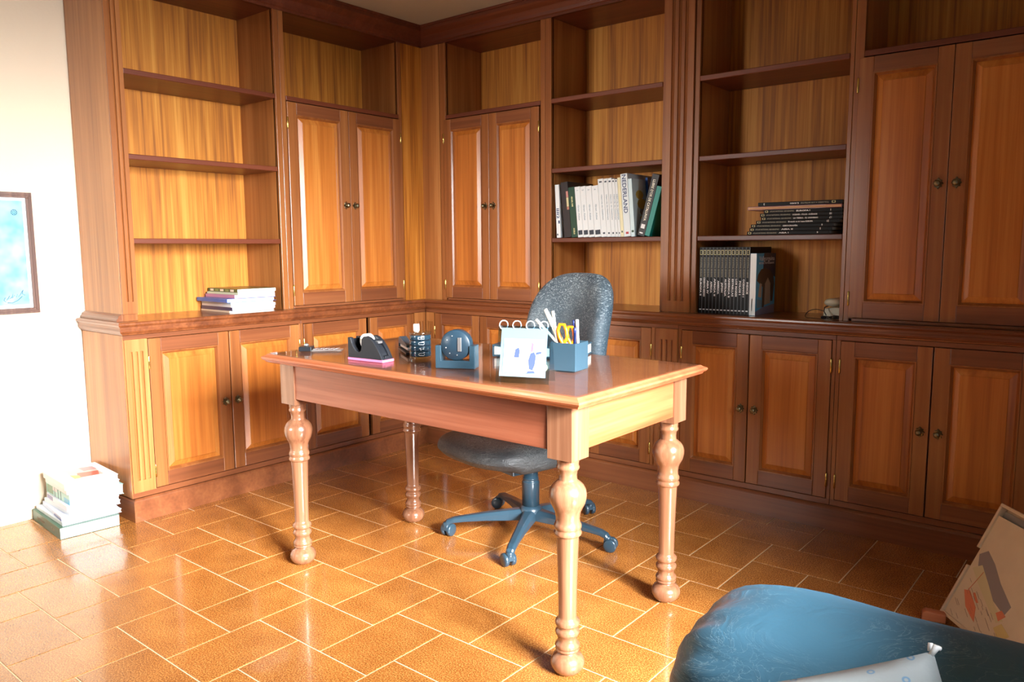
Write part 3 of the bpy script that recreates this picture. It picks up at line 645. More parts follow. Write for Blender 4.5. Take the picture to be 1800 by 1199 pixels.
# acrylic desk calendar
def calendar():
    t = thing('desk_calendar', 'clear acrylic A-frame flip calendar with white rings at the desk front corner', 'calendar', (1.832, -1.533, DT), math.radians(20))
    w, H, dp = 0.150, 0.152, 0.062
    th = math.atan2(dp/2, H); Ls = math.hypot(dp/2, H)
    M1 = Rx(-th)                       # front leaf rises leaning back
    M2 = T(0, dp, 0) @ Rx(th)
    MB().box(0, w, -0.0012, 0.0012, 0.001, Ls, 0, M1).build('front_leaf', ACRYL, t)
    MB().box(0, w, -0.0012, 0.0012, 0.001, Ls, 0, M2).build('back_leaf', ACRYL, t)
    MB().box(0.010, w-0.010, -0.0026, -0.0014, 0.018, Ls-0.006, 0, M1).build('card', plain('calendar_card', rgb(100, 122, 134), 0.6), t)
    pg = MB().box(0.020, w-0.018, -0.0036, -0.0027, 0.030, 0.120, 0, M1).build('picture', plain('calendar_page', rgb(206, 210, 212), 0.6), t)
    BL = plain('blue_ink', rgb(60, 74, 160), 0.6); RD = plain('red_ink', rgb(214, 90, 110), 0.6)
    d = MB(); y = -0.0037
    def blob(pts, m): d.add([(x, y-0.0003, z) for x, z in pts]+[(x, y, z) for x, z in pts], [tuple(range(len(pts)))], m, False, M1)
    blob([(0.050, 0.070), (0.064, 0.069), (0.066, 0.088), (0.062, 0.096), (0.053, 0.092)], 0)
    blob([(0.094, 0.040), (0.104, 0.036), (0.110, 0.052), (0.112, 0.075), (0.106, 0.086), (0.096, 0.082), (0.091, 0.064)], 0)
    blob([(0.096, 0.086), (0.103, 0.087), (0.104, 0.108), (0.098, 0.112)], 1)
    blob([(0.110, 0.078), (0.126, 0.082), (0.128, 0.088), (0.112, 0.086)], 0)
    blob([(0.088, 0.028), (0.112, 0.030), (0.108, 0.036), (0.090, 0.034)], 0)
    blob([(0.040, 0.098), (0.075, 0.092), (0.075, 0.093), (0.041, 0.0995)], 0)
    d.build('drawing', [BL, RD], pg)
    for i in range(4):
        mb = MB(); x = 0.018+i*0.038; c = [(x, dp/2+0.011*math.cos(a), H+0.006+0.013*math.sin(a)) for a in [2*PI*j/20 for j in range(20)]]
        c = [(x-0.004+0.010*(math.cos(2*PI*j/20)), dp/2+0.006*math.cos(2*PI*j/20), H+0.002+0.012*math.sin(2*PI*j/20)) for j in range(21)]
        mb.tube(c, 0.0013, 8, 0, None, False); mb.build('ring', WHITEI, t)
    mb = MB(); mb.lathe([(0.011, -0.002), (0.012, 0), (0.011, 0.002)], 20, 0, M2 @ T(0.12, -0.004, 0.04) @ Rx(PI/2)); mb.build('sticker', plain('olive_sticker', rgb(180, 188, 130), 0.5), t)
calendar()
# pen pot and pens
t = thing('pen_pot', 'square slate blue pen pot on the desk behind the calendar', 'pen pot', (1.858, -1.225, DT), math.radians(8))
mb = MB(); a = 0.043; H = 0.083
for (x0, x1, y0, y1) in ((-a, a, -a, -a+0.002), (-a, a, a-0.002, a), (-a, -a+0.002, -a+0.002, a-0.002), (a-0.002, a, -a+0.002, a-0.002)): mb.box(x0, x1, y0, y1, 0, H)
mb.box(-a, a, -a, a, 0, 0.002); mb.build('pot', SLATE, t, bevel=0.001)
def stick(name, label, cat, group, base, top, r, mats, tip=None):
    o = MB(); b, tt = Vector(base), Vector(top); d = tt-b
    o.tube([b, b+d*0.08, b+d*0.86, b+d*0.861, b+d*0.995, tt], [r*0.3, r, r, r*1.08, r*1.08, r*0.7], 8)
    ob = o.build(name, mats); tag(ob, label, cat, group); return ob
CREAM = plain('pencil_cream', rgb(236, 232, 214), 0.5)
px, py = 1.858, -1.225
stick('pencil', 'cream pencil leaning furthest left in the pen pot', 'pencil', None, (px+.026, py+.018, DT+.006), (px-.078, py-.060, DT+.150), .0042, CREAM)
stick('pencil', 'tallest cream pencil leaning left in the pen pot, in the middle of its cluster', 'pencil', None, (px+.010, py+.030, DT+.006), (px-.062, py-.034, DT+.180), .0042, CREAM)
stick('pencil', 'cream pencil leaning left in the pen pot beside the tallest one, on its right', 'pencil', None, (px-.004, py+.012, DT+.006), (px-.050, py-.052, DT+.180), .0042, CREAM)
stick('pencil', 'nearly upright cream pencil with a patterned end in the pen pot', 'pencil', None, (px-.022, py-.012, DT+.006), (px-.030, py-.040, DT+.176), .0042, CREAM)
BLUEP = plain('blue_pen', rgb(34, 48, 96), 0.3)
stick('pen', 'dark blue pen upright at the right side of the pen pot', 'pen', None, (px+.022, py-.006, DT+.004), (px+.030, py-.012, DT+.128), .0048, BLUEP)
stick('pen', 'white pen at the far right of the pen pot', 'pen', None, (px+.022, py+.020, DT+.004), (px+.026, py+.004, DT+.150), .0048, WHITEI)
stick('pen', 'blue pen with a white clip, between the scissors and the white pen', 'pen', None, (px+.012, py+.020, DT+.004), (px+.014, py+.004, DT+.148), .0045, BLUEP)
t = thing('scissors', 'orange-handled scissors standing in the pen pot', 'scissors', (px+0.006, py-0.020, DT+0.003), math.radians(20))
ORG = plain('orange_plastic', rgb(240, 130, 20), 0.3)
mb = MB()
pts = [(0.0, 0, 0.075), (-0.010, 0, 0.095), (-0.014, 0, 0.115), (-0.008, 0, 0.133), (0.004, 0, 0.132), (0.010, 0, 0.115), (0.012, 0, 0.095), (0.004, 0, 0.076)]
mb.tube([(x*1.1-0.012, y, z) for x, y, z in pts+[pts[0]]], 0.0055, 8, 0, None, False); mb.tube([(x*0.9+0.012, y+0.004, z*0.92+.004) for x, y, z in pts+[pts[0]]], 0.0048, 8, 0, None, False)
mb.build('handle', ORG, t)
mb = MB(); mb.box(-0.008, 0.0, -0.001, 0.001, 0.004, 0.08).box(0.0, 0.008, 0.001, 0.003, 0.004, 0.08); mb.build('blades', CHROME, t)

# ---------------------------------------------------------------- books
def col(name, r, g, b, rough=0.35): return plain(name, rgb(r, g, b), rough, coat=0.15)
def std_book(loc, th, h, d, cover, label, group=None, lean=0.0, texts=(), blocks=(), rz=0.0, flap=None, name='book'):
    """upright book: x thickness, spine at y=0 facing -y, bottom at z=0; lean>0 tips the top to +x"""
    t = thing(name, label, 'book', loc, rz, group); t.rotation_euler = (0, lean, rz)
    c = 0.0015
    cb = MB().box(0, th, 0, c, 0, h).box(0, c, c, d, 0, h).box(th-c, th, c, d, 0, h).build('cover', cover, t, bevel=0.0006)
    MB().box(c, th-c, c, d-0.003, 0.002, h-0.003).build('pages', PAGES, t)
    if texts or blocks:
        mats = []; mb = MB()
        def mi(m):
            if m not in mats: mats.append(m)
            return mats.index(m)
        for (z0, z1, x0, x1, m) in blocks: mb.box(th*x0, th*x1, -0.0005, 0.0, z0, z1, mi(m))
        for (txt, zc, L, size, m) in texts:
            # reading downwards along the spine
            M_ = T(th/2, -0.0004, zc) @ Rx(PI/2) @ Rz(-PI/2)
            text_mb(mb, txt, size, M_, mi(m), L, 0.0002, True, 0.0004)
        mb.build('lettering', mats, cb)
    if flap: flap(t, th, h, d)
    return t
WCOV = col('white_cover', 232, 238, 240); BLKL = plain('black_label', rgb(34, 46, 62), 0.5)
INK = plain('dark_ink', rgb(60, 70, 84), 0.5); LINK = plain('light_grey_ink', rgb(170, 186, 196), 0.5); NAVY = plain('navy_ink', rgb(38, 62, 110), 0.5)
SH = Z1+0.0005; yb = 0.078
x = 0.850
LN = -0.095
def leaned(x0, th, h, d, cover, label, lean, **k): return std_book((x0, k.pop('y', yb), SH+(abs(math.sin(lean))*th if lean > 0 else 0)), th, h, d, cover, label, lean=lean, **k)
leaned(0.868, 0.024, 0.262, 0.20, WCOV, 'slim white book standing first at the left end of the white book row', -0.05,
       texts=[('IIII2', 0.12, 0.05, 0.022, NAVY)], blocks=[(0.012, 0.020, 0.1, 0.4, INK), (0.07, 0.085, 0.55, 0.9, NAVY)])
GRN = col('dark_green_cover', 24, 70, 54)
leaned(0.915, 0.042, 0.272, 0.23, col('charcoal_cover', 40, 38, 42), 'thick charcoal book with small pale picture on spine, second in the white book row', LN,
       blocks=[(0.195, 0.225, 0.68, 0.98, col('rose', 200, 140, 130)), (0.150, 0.194, 0.68, 0.98, col('straw', 214, 206, 160)), (0.135, 0.149, 0.68, 0.98, col('rust', 190, 130, 110))])
leaned(0.959, 0.036, 0.245, 0.21, GRN, 'dark green book left of the four white volumes with black labels', LN,
       texts=[('GUIA DE', 0.175, 0.05, 0.010, YELLOW), ('OCELLS', 0.03, 0.03, 0.010, YELLOW)])
xs = 0.997
for i in range(4):
    nth = ['first (leftmost)', 'second', 'third', 'fourth (rightmost)'][i]
    th = (0.031, 0.031, 0.033, 0.037)[i]
    leaned(xs, th, 0.246, 0.20, WCOV, 'white volume with black label at the spine foot, %s of the four' % nth, LN,
           texts=[('Gran Atles', 0.12, 0.075, 0.011, LINK), (str(i+1), 0.228, None, 0.014, LINK)], blocks=[(0.012, 0.034, 0.12, 0.88, BLKL)], group='white volumes with black labels')
    xs += th+0.0012
tall = [(0.030, 0.276, 'left end of the taller white books', WCOV), (0.023, 0.276, 'second of the taller white books', WCOV), (0.021, 0.277, 'third of the taller white books', WCOV),
        (0.015, 0.272, 'fourth of the taller white books', WCOV), (0.013, 0.270, 'fifth of the taller white books, beside the cream one', WCOV)]
for i, (th, h, w_, m) in enumerate(tall):
    leaned(xs, th, h, 0.21, m, 'tall slim white book, %s' % w_, LN+0.001*i,
           texts=[('Història de Catalunya', 0.14, 0.12, 0.008, LINK)], blocks=[(0.258, 0.265, 0.25, 0.75, INK), (0.014, 0.022, 0.3, 0.7, INK)], group='tall white books')
    xs += th+0.0012
leaned(xs, 0.016, 0.277, 0.21, col('cream_cover', 236, 230, 190), 'cream book immediately left of the tall NEDERLAND book', -0.090, texts=[('ALGARVE', 0.17, 0.04, 0.007, YELLOW)], blocks=[(0.02, 0.028, 0.3, 0.7, GRN)])
xs += 0.0172
RED = plain('red_ink2', rgb(190, 50, 60), 0.5)
leaned(xs, 0.036, 0.292, 0.24, col('nederland_cover', 226, 236, 240), 'tall white book with NEDERLAND in large blue letters on the spine', -0.088,
       texts=[('NEDERLAND', 0.198, 0.178, 0.030, NAVY)], blocks=[(0.012, 0.022, 0.3, 0.7, RED)])
xs += 0.0375
def cheese(t, th, h, d):
    mb = MB(); X = th+0.0004
    cols = [((0.03, 0.10), (0.176, 0.214), 0), ((0.04, 0.13), (0.130, 0.175), 0), ((0.06, 0.13), (0.10, 0.129), 1), ((0.06, 0.13), (0.075, 0.099), 0), ((0.07, 0.13), (0.052, 0.074), 2), ((0.07, 0.12), (0.02, 0.051), 0)]
    for (y0, y1), (z0, z1), m in cols:
        n = 10; ring = [(y0+y1)/2+(y1-y0)/2*math.cos(2*PI*j/n) for j in range(n)]; rz_ = [(z0+z1)/2+(z1-z0)/2*1.15*math.sin(2*PI*j/n) for j in range(n)]
        mb.loft([[(X-0.0003, a, b) for a, b in zip(ring, rz_)], [(X, a, b) for a, b in zip(ring, rz_)]], m)
    mb.build('cover_picture', [col('cheese_yellow', 206, 176, 80), col('cheese_grey', 180, 168, 150), col('cheese_brown', 90, 74, 60)], t)
leaned(xs, 0.020, 0.268, 0.20, col('pale_blue_cover', 214, 238, 244), 'pale blue book with yellow cheeses on its cover, right of NEDERLAND', -0.084, flap=cheese, blocks=[(0.02, 0.03, 0.2, 0.8, GRN)])
leaned(xs+0.0215, 0.012, 0.280, 0.12, col('royal_blue_cover', 40, 96, 180), 'royal blue book standing behind the pale blue cheese book', -0.082, y=yb+0.125)
leaned(1.330, 0.036, 0.285, 0.22, col('ink_black_cover', 28, 26, 32), 'black book with gold title leaning steeply right at the end of the white book row', 0.265,
       texts=[("LLIBRE D'OR DE CATALUNYA", 0.165, 0.19, 0.018, CREAM)], blocks=[(0.034, 0.054, 0.2, 0.75, WHITEI), (0.010, 0.016, 0.2, 0.7, WHITEI)])
leaned(1.3675, 0.025, 0.230, 0.22, col('teal_cover', 0, 138, 128), 'teal book leaning right against the bookcase side, last in the white book row', 0.268)

# black atlases standing on the worktop
titles = ['EUROPA II', 'ORIENTE MEDIO', 'ASIA IV', 'AFRICA', 'AFRICA II', 'AMERICA', 'JAPON', 'AUSTRALIA', 'AMERICA II', 'ESTRELLAS', 'LOS MARES', 'POLOS I', 'OCEANOS I', 'INDICE']
nums = ['2', '4', '5', '7', '8', '11', '14', '15', '16', '20', '22', '23', '24', '25']
xs = 1.646
for i in range(14):
    th = 0.0160
    std_book((xs, 0.075, ZT+0.0008), th, 0.289, 0.235, BLACKB, ['black atlas standing in the row on the worktop, number %s from the left' % w for w in
        ('one', 'two', 'three', 'four', 'five', 'six', 'seven', 'eight', 'nine', 'ten', 'eleven', 'twelve', 'thirteen', 'fourteen')][i],
        'row of black atlases on the worktop', name='atlas',
        texts=[('ATLAS NATIONAL GEOGRAPHIC', 0.202, 0.088, 0.0085, GREYI), (titles[i], 0.115, min(0.085, 0.0085*len(titles[i])), 0.0095, WHITEI)],
        blocks=[(0.2555, 0.2572, 0.12, 0.80, YELLOW), (0.2743, 0.276, 0.12, 0.80, YELLOW), (0.256, 0.276, 0.12, 0.22, YELLOW), (0.256, 0.276, 0.70, 0.80, YELLOW), (0.014, 0.019, 0.2, 0.8, WHITEI), (0.001, 0.288, 0.90, 1.0, plain('grey_edge', rgb(120, 130, 138), 0.4))])
    xs += th+0.0004
def elephant(t, th, h, d):
    X = th+0.0004; mb = MB()
    def blob(pts, m, k=0): mb.loft([[(X-0.0003, a*d, b*h) for a, b in pts], [(X+0.0002*k, a*d, b*h) for a, b in pts]], m)
    blob([(0.0, 0.0), (1, 0.0), (1, 0.15), (0.4, 0.12), (0.0, 0.06)], 3)
    blob([(0.35, 0.75), (1, 0.6), (1, 1), (0.38, 1)], 2, 1)
    blob([(0.05, 0.56), (0.1, 0.66), (0.25, 0.74), (0.45, 0.76), (0.7, 0.72), (0.9, 0.62), (0.95, 0.5), (0.88, 0.2), (0.78, 0.2), (0.75, 0.45), (0.62, 0.5), (0.55, 0.25), (0.42, 0.12), (0.33, 0.12), (0.35, 0.45), (0.2, 0.5)], 0, 2)
    blob([(0.45, 0.15), (0.75, 0.17), (0.74, 0.5), (0.6, 0.6), (0.46, 0.5)], 1, 3); blob([(0.12, 0.3), (0.28, 0.28), (0.3, 0.5), (0.2, 0.52)], 1, 3)
    blob([(0.05, 0.12), (0.3, 0.12), (0.3, 0.24), (0.05, 0.26)], 4, 3)
    text_mb(mb, 'Vallgorguina', 0.028, T(X+0.0008, d*0.52, h*0.905) @ Rz(PI/2) @ Rx(PI/2), 5, 0.8*d, 0.0002)
    text_mb(mb, 'RECULL FOTOGRAFIC', 0.012, T(X+0.0008, d*0.52, h*0.84) @ Rz(PI/2) @ Rx(PI/2), 5, 0.8*d, 0.0002)
    mb.build('cover_picture', [col('bark', 74, 66, 64), col('sand', 186, 176, 160), col('navy_patch', 34, 54, 84), col('mauve_grey', 130, 140, 176), col('pale_blue', 110, 160, 190), WHITEI], t)
std_book((1.879, 0.073, ZT+0.0008), 0.026, 0.262, 0.215, [col('bright_blue_cover', 70, 186, 236)][0], 'blue picture book Vallgorguina with white spine, right end of the atlas row', flap=elephant,
         blocks=[(0.001, 0.261, 0.0, 1.0, WCOV), (0.02, 0.07, 0.35, 0.5, LINK)])

def flat_book(loc, L, D, th, cover, label, group=None, rz=0.0, name='book', texts=(), page=None, spine='front', cat='book', tip=None, cth=0.0014):
    """lying book: spine along x at y=0 facing -y"""
    t = thing(name, label, cat, loc, rz, group)
    c = cth
    cb = MB().box(0, L, 0, D, 0, c).box(0, L, 0, D, th-c, th).box(0, L, 0, c, c, th-c).build('cover', cover, t, bevel=0.0005)
    MB().box(0.003, L-0.003, c, D-0.003, c, th-c).build('pages', page or PAGES, t)
    if texts:
        mats = []; mb = MB()
        for q in texts:
            if q[0] == 'box':
                _, x0, x1, z0, z1, m = q
                if m not in mats: mats.append(m)
                mb.box(x0, x1, -0.0006, 0, z0*th, z1*th, mats.index(m))
            else:
                txt, xc, W_, size, m, flip = q
                if m not in mats: mats.append(m)
                M_ = T(xc, -0.0004, th/2) @ Rx(PI/2) @ (Rz(PI) if flip else Matrix.Identity(4))
                text_mb(mb, txt, size, M_, mats.index(m), W_, 0.0002, True, 0.0003)
        mb.build('lettering', mats, cb)
    return t
rows = [('ASIA I', '4', 1.864), ('ASIA II', '5', 1.874), ('GEOGRAFÍA', '6', 1.880), ('El mundo en imágenes EUROPA', '21', 1.902), ('LA TIERRA - EL UNIVERSO', '17', 1.922), ('OCEANÍA - POLOS - OCÉANOS', '10', 1.918), ('EUROPA I', '1', 1.933)]
z = SH
where = ['bottom of the stack', 'second from the bottom', 'third from the bottom', 'fourth from the bottom', 'fifth from the bottom', 'sixth from the bottom', 'directly under the maroon book']
for i, (ti, nu, xl) in enumerate(rows):
    th = 0.0142; L = min(0.335, 2.246-xl); D = 0.235
    w2 = 0.0068*len(ti) if len(ti) < 12 else 0.098
    q = [('box', 0.006, 0.018, 0.22, 0.30, YELLOW), ('box', 0.006, 0.018, 0.72, 0.80, YELLOW), ('box', 0.006, 0.0085, 0.22, 0.8, YELLOW), ('box', 0.0155, 0.018, 0.22, 0.8, YELLOW),
         ('ATLAS NATIONAL GEOGRAPHIC', 0.076, 0.100, 0.0072, GREYI, False), (ti, 0.134+w2/2, w2, 0.0075, WHITEI, False), (nu, L-0.045, None, 0.0105, WHITEI, True)]
    flat_book((xl, 0.062, z), L, D, th, BLACKB, 'lying black atlas titled %s, %s' % (ti.replace('Í', 'I').replace('É', 'E').replace('á', 'a'), where[i]), None, 0.0, 'atlas', q); z += th+0.0003
flat_book((1.862, 0.066, z), 0.380, 0.25, 0.015, col('maroon_cover', 128, 36, 36), 'thin maroon book with peach page edges, second from top of the atlas stack', None, 0.0, 'book', [('box', 0.003, 0.377, 0.18, 0.80, plain('peach_pages', rgb(222, 172, 130), 0.7))]); z += 0.0153
flat_book((1.908, 0.062, z), 0.336, 0.235, 0.0150, BLACKB, 'black book on top of the atlas stack, spine number upside down', None, 0.0, 'atlas',
          [('box', 0.296, 0.310, 0.24, 0.34, YELLOW), ('box', 0.296, 0.310, 0.74, 0.84, YELLOW), ('box', 0.296, 0.2985, 0.24, 0.84, YELLOW), ('box', 0.3075, 0.310, 0.24, 0.84, YELLOW),
           ('TOLOMEO A LOS SATELITES', 0.230, 0.11, 0.0075, GREYI, True), ('EL MUNDO', 0.150, 0.035, 0.008, WHITEI, True), ('3', 0.026, None, 0.011, WHITEI, True)])

# magazines on the left bay
mags = [(0.008, 'cream', (226, 214, 190), 'bottom of the pile', -1.164, 0.232), (0.016, 'dark blue', (52, 60, 96), 'second from the bottom', -1.166, 0.232), (0.012, 'white', (226, 234, 236), 'third from the bottom', -1.162, 0.236),
        (0.010, 'pale blue', (190, 214, 224), 'just under the bright blue folder', -1.160, 0.225), (0.017, 'bright blue', (30, 110, 200), 'plastic folder in the middle of the pile', -1.185, 0.255),
        (0.015, 'pink and mauve', (196, 140, 176), 'above the blue folder', -1.140, 0.215), (0.010, 'pale green', (190, 214, 190), 'second from the top', -1.135, 0.200), (0.016, 'dark green', (58, 96, 50), 'on top of the pile', -1.125, 0.205)]
z = ZT+0.0006
for i, (th, cn, c, wh_, yy, wd) in enumerate(mags):
    # spine faces -y, the white fore-edge looks into the room
    jit = random.uniform(-0.006, 0.006)
    cv = col('mag_'+cn.replace(' ', '_'), *c)
    t = thing('folder' if i == 4 else 'magazine', '%s %s, %s in the left bookcase bay' % (cn, 'folder' if i == 4 else 'magazine', wh_), 'folder' if i == 4 else 'magazine', (-0.345+jit, yy, z), math.radians(random.uniform(-1.5, 1.5)))
    L = 0.262+(0.012 if i == 4 else 0)
    cb = MB().box(0, L, 0, wd, 0, 0.001).box(0, L, 0, wd, th-0.001, th).box(0, L, 0, 0.001, 0.001, th-0.001).build('cover', cv, t)
    MB().box(0.002, L-(0.014 if i == 4 else 0.0005), 0.001, wd-0.002, 0.001, th-0.001).build('pages', WHITE, t)
    if i == 7:
        mb = MB()
        for q in range(5): mb.box(0.02+q*0.045, 0.05+q*0.045, -0.0004, 0, 0.003, th-0.003, q % 2)
        mb.build('spine_print', [CREAM, col('leaf', 120, 150, 96)], cb)
    z += th+0.0004

# stack on the floor
FB = [(0.046, 'big dark green hardback with gold spine lettering', (20, 84, 62), 'bottom of the floor stack', 0.0, 0.0, 0.345, 0.225),
      (0.015, 'thin white book with blue shade', (214, 228, 238), 'lying directly on the green hardback', 0.012, 0.010, 0.315, 0.225),
      (0.017, 'thin white book with a dark blue corner', (206, 216, 238), 'third from the bottom of the floor stack', 0.030, 0.030, 0.290, 0.207),
      (0.017, 'pale blue-white book', (222, 234, 242), 'fourth from the bottom of the floor stack', 0.040, 0.034, 0.280, 0.197),
      (0.022, 'white book with mauve spine label', (226, 230, 244), 'just under the green and blue patterned book', 0.052, 0.040, 0.270, 0.197),
      (0.042, 'thick book with green and blue patterned spine', (160, 214, 210), 'third from the top of the floor stack', 0.045, 0.044, 0.272, 0.207),
      (0.020, 'white book', (232, 238, 240), 'second from the top of the floor stack', 0.045, 0.042, 0.265, 0.202),
      (0.024, 'white book with red and grey cover picture', (238, 240, 240), 'on top of the floor stack', 0.042, 0.036, 0.268, 0.204)]
z = 0.0006
for i, (th, n_, c, wh_, dx, dy, L, D) in enumerate(FB):
    rz = math.radians((-4, -3, -7, -2, -5, -3, -4, -4)[i])
    q = []
    if i == 0: q = [('HISTORIA ILUSTRADA', 0.11, 0.10, 0.016, GREYI, False), ('T. IV', 0.26, 0.04, 0.018, GREYI, False)]
    if i == 4: q = [('box', 0.012, 0.085, 0.15, 0.85, col('mauve', 120, 120, 176))]
    if i == 5: q = [('box', 0.01, 0.08, 0.1, 0.9, col('fern', 60, 120, 80)), ('box', 0.10, 0.105, 0.0, 1.0, INK), ('box', 0.14, 0.144, 0.0, 1.0, INK), ('box', 0.17, 0.174, 0.0, 1.0, INK), ('box', 0.21, 0.27, 0.02, 0.5, col('cyan_patch', 60, 170, 210)), ('box', 0.08, 0.13, 0.55, 0.9, WHITEI)]
    if i == 2: q = [('box', 0.18, 0.285, 0.05, 0.5, col('ultramarine', 50, 90, 170))]
    t = flat_book((-0.398+dx, -1.944+dy, z), L, D, th, col('floor_book_%d' % i, *c), '%s, %s' % (n_, wh_), None, rz, 'book', q)
    t.location.y += 0.004
    if i == 7:
        mb = MB(); zt = th
        def patch(pts, m, k): mb.loft([[(x, y, zt-0.0004) for x, y in pts], [(x, y, zt+0.0002*k) for x, y in pts]], m)
        patch([(0.05, 0.06), (0.21, 0.055), (0.215, 0.165), (0.06, 0.17)], 0, 1)
        patch([(0.05, 0.12), (0.12, 0.12), (0.115, 0.172), (0.06, 0.17)], 1, 2)
        patch([(0.13, 0.09), (0.205, 0.07), (0.21, 0.15), (0.15, 0.165)], 2, 2)
        patch([(0.15, 0.058), (0.212, 0.056), (0.212, 0.08), (0.17, 0.085)], 3, 3)
        text_mb(mb, 'CATALUNYA', 0.02, T(0.238, 0.11, zt+0.0004) @ Rz(PI/2), 4, 0.10, 0.0002)
        mb.build('cover_picture', [col('grey_picture', 186, 180, 176), col('pink_picture', 214, 120, 130), col('brick_picture', 170, 70, 50), col('ochre_picture', 200, 160, 70), LINK], t)
    z += th+0.0005

# ---------------------------------------------------------------- telephone
def phone():
    IV = plain('ivory_plastic', rgb(214, 212, 190), 0.35)
    t = thing('telephone', 'ivory corded telephone with coiled black cord on the worktop beside the right cupboard', 'telephone', (2.166, 0.135, ZT+0.0005), math.radians(0))
    mb = MB(); pr = [(0.0, 0.0), (0.0, 0.030), (0.006, 0.040), (0.05, 0.045), (0.078, 0.045), (0.078, 0.0)]
    mb.loft([[(x, 0.0, z) for x, z in pr], [(x, 0.17, z) for x, z in pr]]); mb.build('body', IV, t, bevel=0.004, seg=3)
    mb = MB(); rings = []
    for y, r in ((-0.012, 0.012), (-0.005, 0.024), (0.012, 0.028), (0.035, 0.024), (0.06, 0.016), (0.13, 0.016), (0.15, 0.024), (0.175, 0.028), (0.185, 0.016)):
        rings.append([(0.034+r*1.25*math.cos(a), y, 0.064+r*0.62*math.sin(a)+(0.006 if 0.05 < y < 0.14 else 0)) for a in [2*PI*j/16 for j in range(16)]])
    mb.loft(rings, 0, True, True); mb.build('handset', IV, t)
    mb = MB(); pts = []
    n = 420
    for i in range(n):
        s = i/(n-1); a = s*2*PI*38; c = s*2*PI*1.15
        cx_, cz_ = 0.046+0.032*math.cos(c+0.6), 0.006+0.0; cy_ = -0.052+0.024*math.sin(c+0.6)
        ra = 0.0045
        rad = Vector((math.cos(c+0.6), math.sin(c+0.6), 0))
        pts.append(Vector((cx_, cy_, 0.0065+0.004*s))+rad*ra*math.cos(a)+Vector((0, 0, ra*math.sin(a))))
    mb.tube(pts, 0.0014, 5); mb.build('coiled_cord', BLACKP, t)
    mb = MB(); mb.tube([(0.02, -0.010, 0.050), (0.012, -0.022, 0.046), (0.014, -0.034, 0.030), (0.026, -0.044, 0.016)], 0.0022, 6)
    P_ = [(0.0, 0.01, 0.028), (-0.03, 0.0, 0.034), (-0.055, -0.01, 0.026), (-0.062, -0.03, 0.008), (-0.05, -0.046, 0.003), (-0.02, -0.060, 0.003), (0.01, -0.072, 0.003), (0.04, -0.082, 0.004)]
    sm = []
    for i in range(len(P_)-1):
        for k_ in range(4):
            f_ = k_/4; p0 = Vector(P_[max(i-1, 0)]); p1 = Vector(P_[i]); p2 = Vector(P_[i+1]); p3 = Vector(P_[min(i+2, len(P_)-1)])
            sm.append(0.5*((2*p1)+(-p0+p2)*f_+(2*p0-5*p1+4*p2-p3)*f_*f_+(-p0+3*p1-3*p2+p3)*f_**3))
    mb.tube(sm, 0.0016, 6); mb.build('cable', BLACKP, t)
phone()

# ---------------------------------------------------------------- picture on the left wall
t = thing('framed_picture', 'brown-framed pale turquoise print with a signature on the left wall', 'picture', (WX+0.001, -2.03, 1.12), PI/2)
hw, hh = 0.178, 0.246
mb = MB()
for (x0, x1, z0, z1) in ((-hw, hw, hh-0.022, hh), (-hw, hw, -hh, -hh+0.022), (-hw, -hw+0.022, -hh+0.022, hh-0.022), (hw-0.022, hw, -hh+0.022, hh-0.022)): mb.box(x0, x1, -0.018, 0, z0, z1)
for (x0, x1, z0, z1) in ((-hw+0.006, hw-0.006, hh-0.014, hh-0.008), (-hw+0.006, hw-0.006, -hh+0.008, -hh+0.014), (-hw+0.008, -hw+0.014, -hh+0.014, hh-0.014), (hw-0.014, hw-0.008, -hh+0.014, hh-0.014)): mb.box(x0, x1, -0.022, -0.018, z0, z1)
mb.build('frame', wood('picture_frame_wood', rgb(60, 36, 26), rgb(92, 60, 46), rgb(120, 84, 66), 'Z', 0.4, 0.3, 20), t, bevel=0.001)
MB().box(-hw+0.022, hw-0.022, -0.008, -0.004, -hh+0.022, hh-0.022).build('mount', WHITE, t)
pm, nt, b = newmat('print_paper'); n = N(nt, 'ShaderNodeTexNoise'); n.inputs['Scale'].default_value = 14; tc = N(nt, 'ShaderNodeTexCoord'); nt.links.new(tc.outputs['Object'], n.inputs['Vector'])
cr = N(nt, 'ShaderNodeValToRGB'); cr.color_ramp.elements[0].position = 0.3; cr.color_ramp.elements[0].color = rgb(84, 176, 190); cr.color_ramp.elements[1].position = 0.7; cr.color_ramp.elements[1].color = rgb(150, 208, 214)
nt.links.new(n.outputs['Fac'], cr.inputs[0]); nt.links.new(cr.outputs[0], b.inputs['Base Color']); b.inputs['Roughness'].default_value = 0.5
pr_ = MB().box(-hw+0.032, hw-0.034, -0.0095, -0.0081, -hh+0.036, hh-0.034).build('print', pm, t)
mb = MB(); yy = -0.0100
mb.tube([(0.112+0.011*math.cos(a), yy, 0.165+0.011*math.sin(a)) for a in [2*PI*j/24 for j in range(25)]], 0.0010, 5)
for a in [2*PI*j/8 for j in range(8)]: mb.tube([(0.112+0.003*math.cos(a), yy, 0.165+0.003*math.sin(a)), (0.112+0.010*math.cos(a+0.3), yy, 0.165+0.010*math.sin(a+0.3))], 0.0009, 5)
sg = [(0.060, -0.190), (0.072, -0.172), (0.066, -0.186), (0.078, -0.180), (0.084, -0.164), (0.082, -0.182), (0.090, -0.170), (0.096, -0.180), (0.100, -0.166), (0.104, -0.178), (0.112, -0.168), (0.118, -0.156), (0.122, -0.150), (0.118, -0.166), (0.128, -0.172)]
mb.tube([(x, yy, z) for x, z in sg], 0.0011, 5); mb.tube([(0.062, yy, -0.200), (0.080, yy, -0.202), (0.100, yy, -0.192), (0.118, yy, -0.176)], 0.0012, 5)
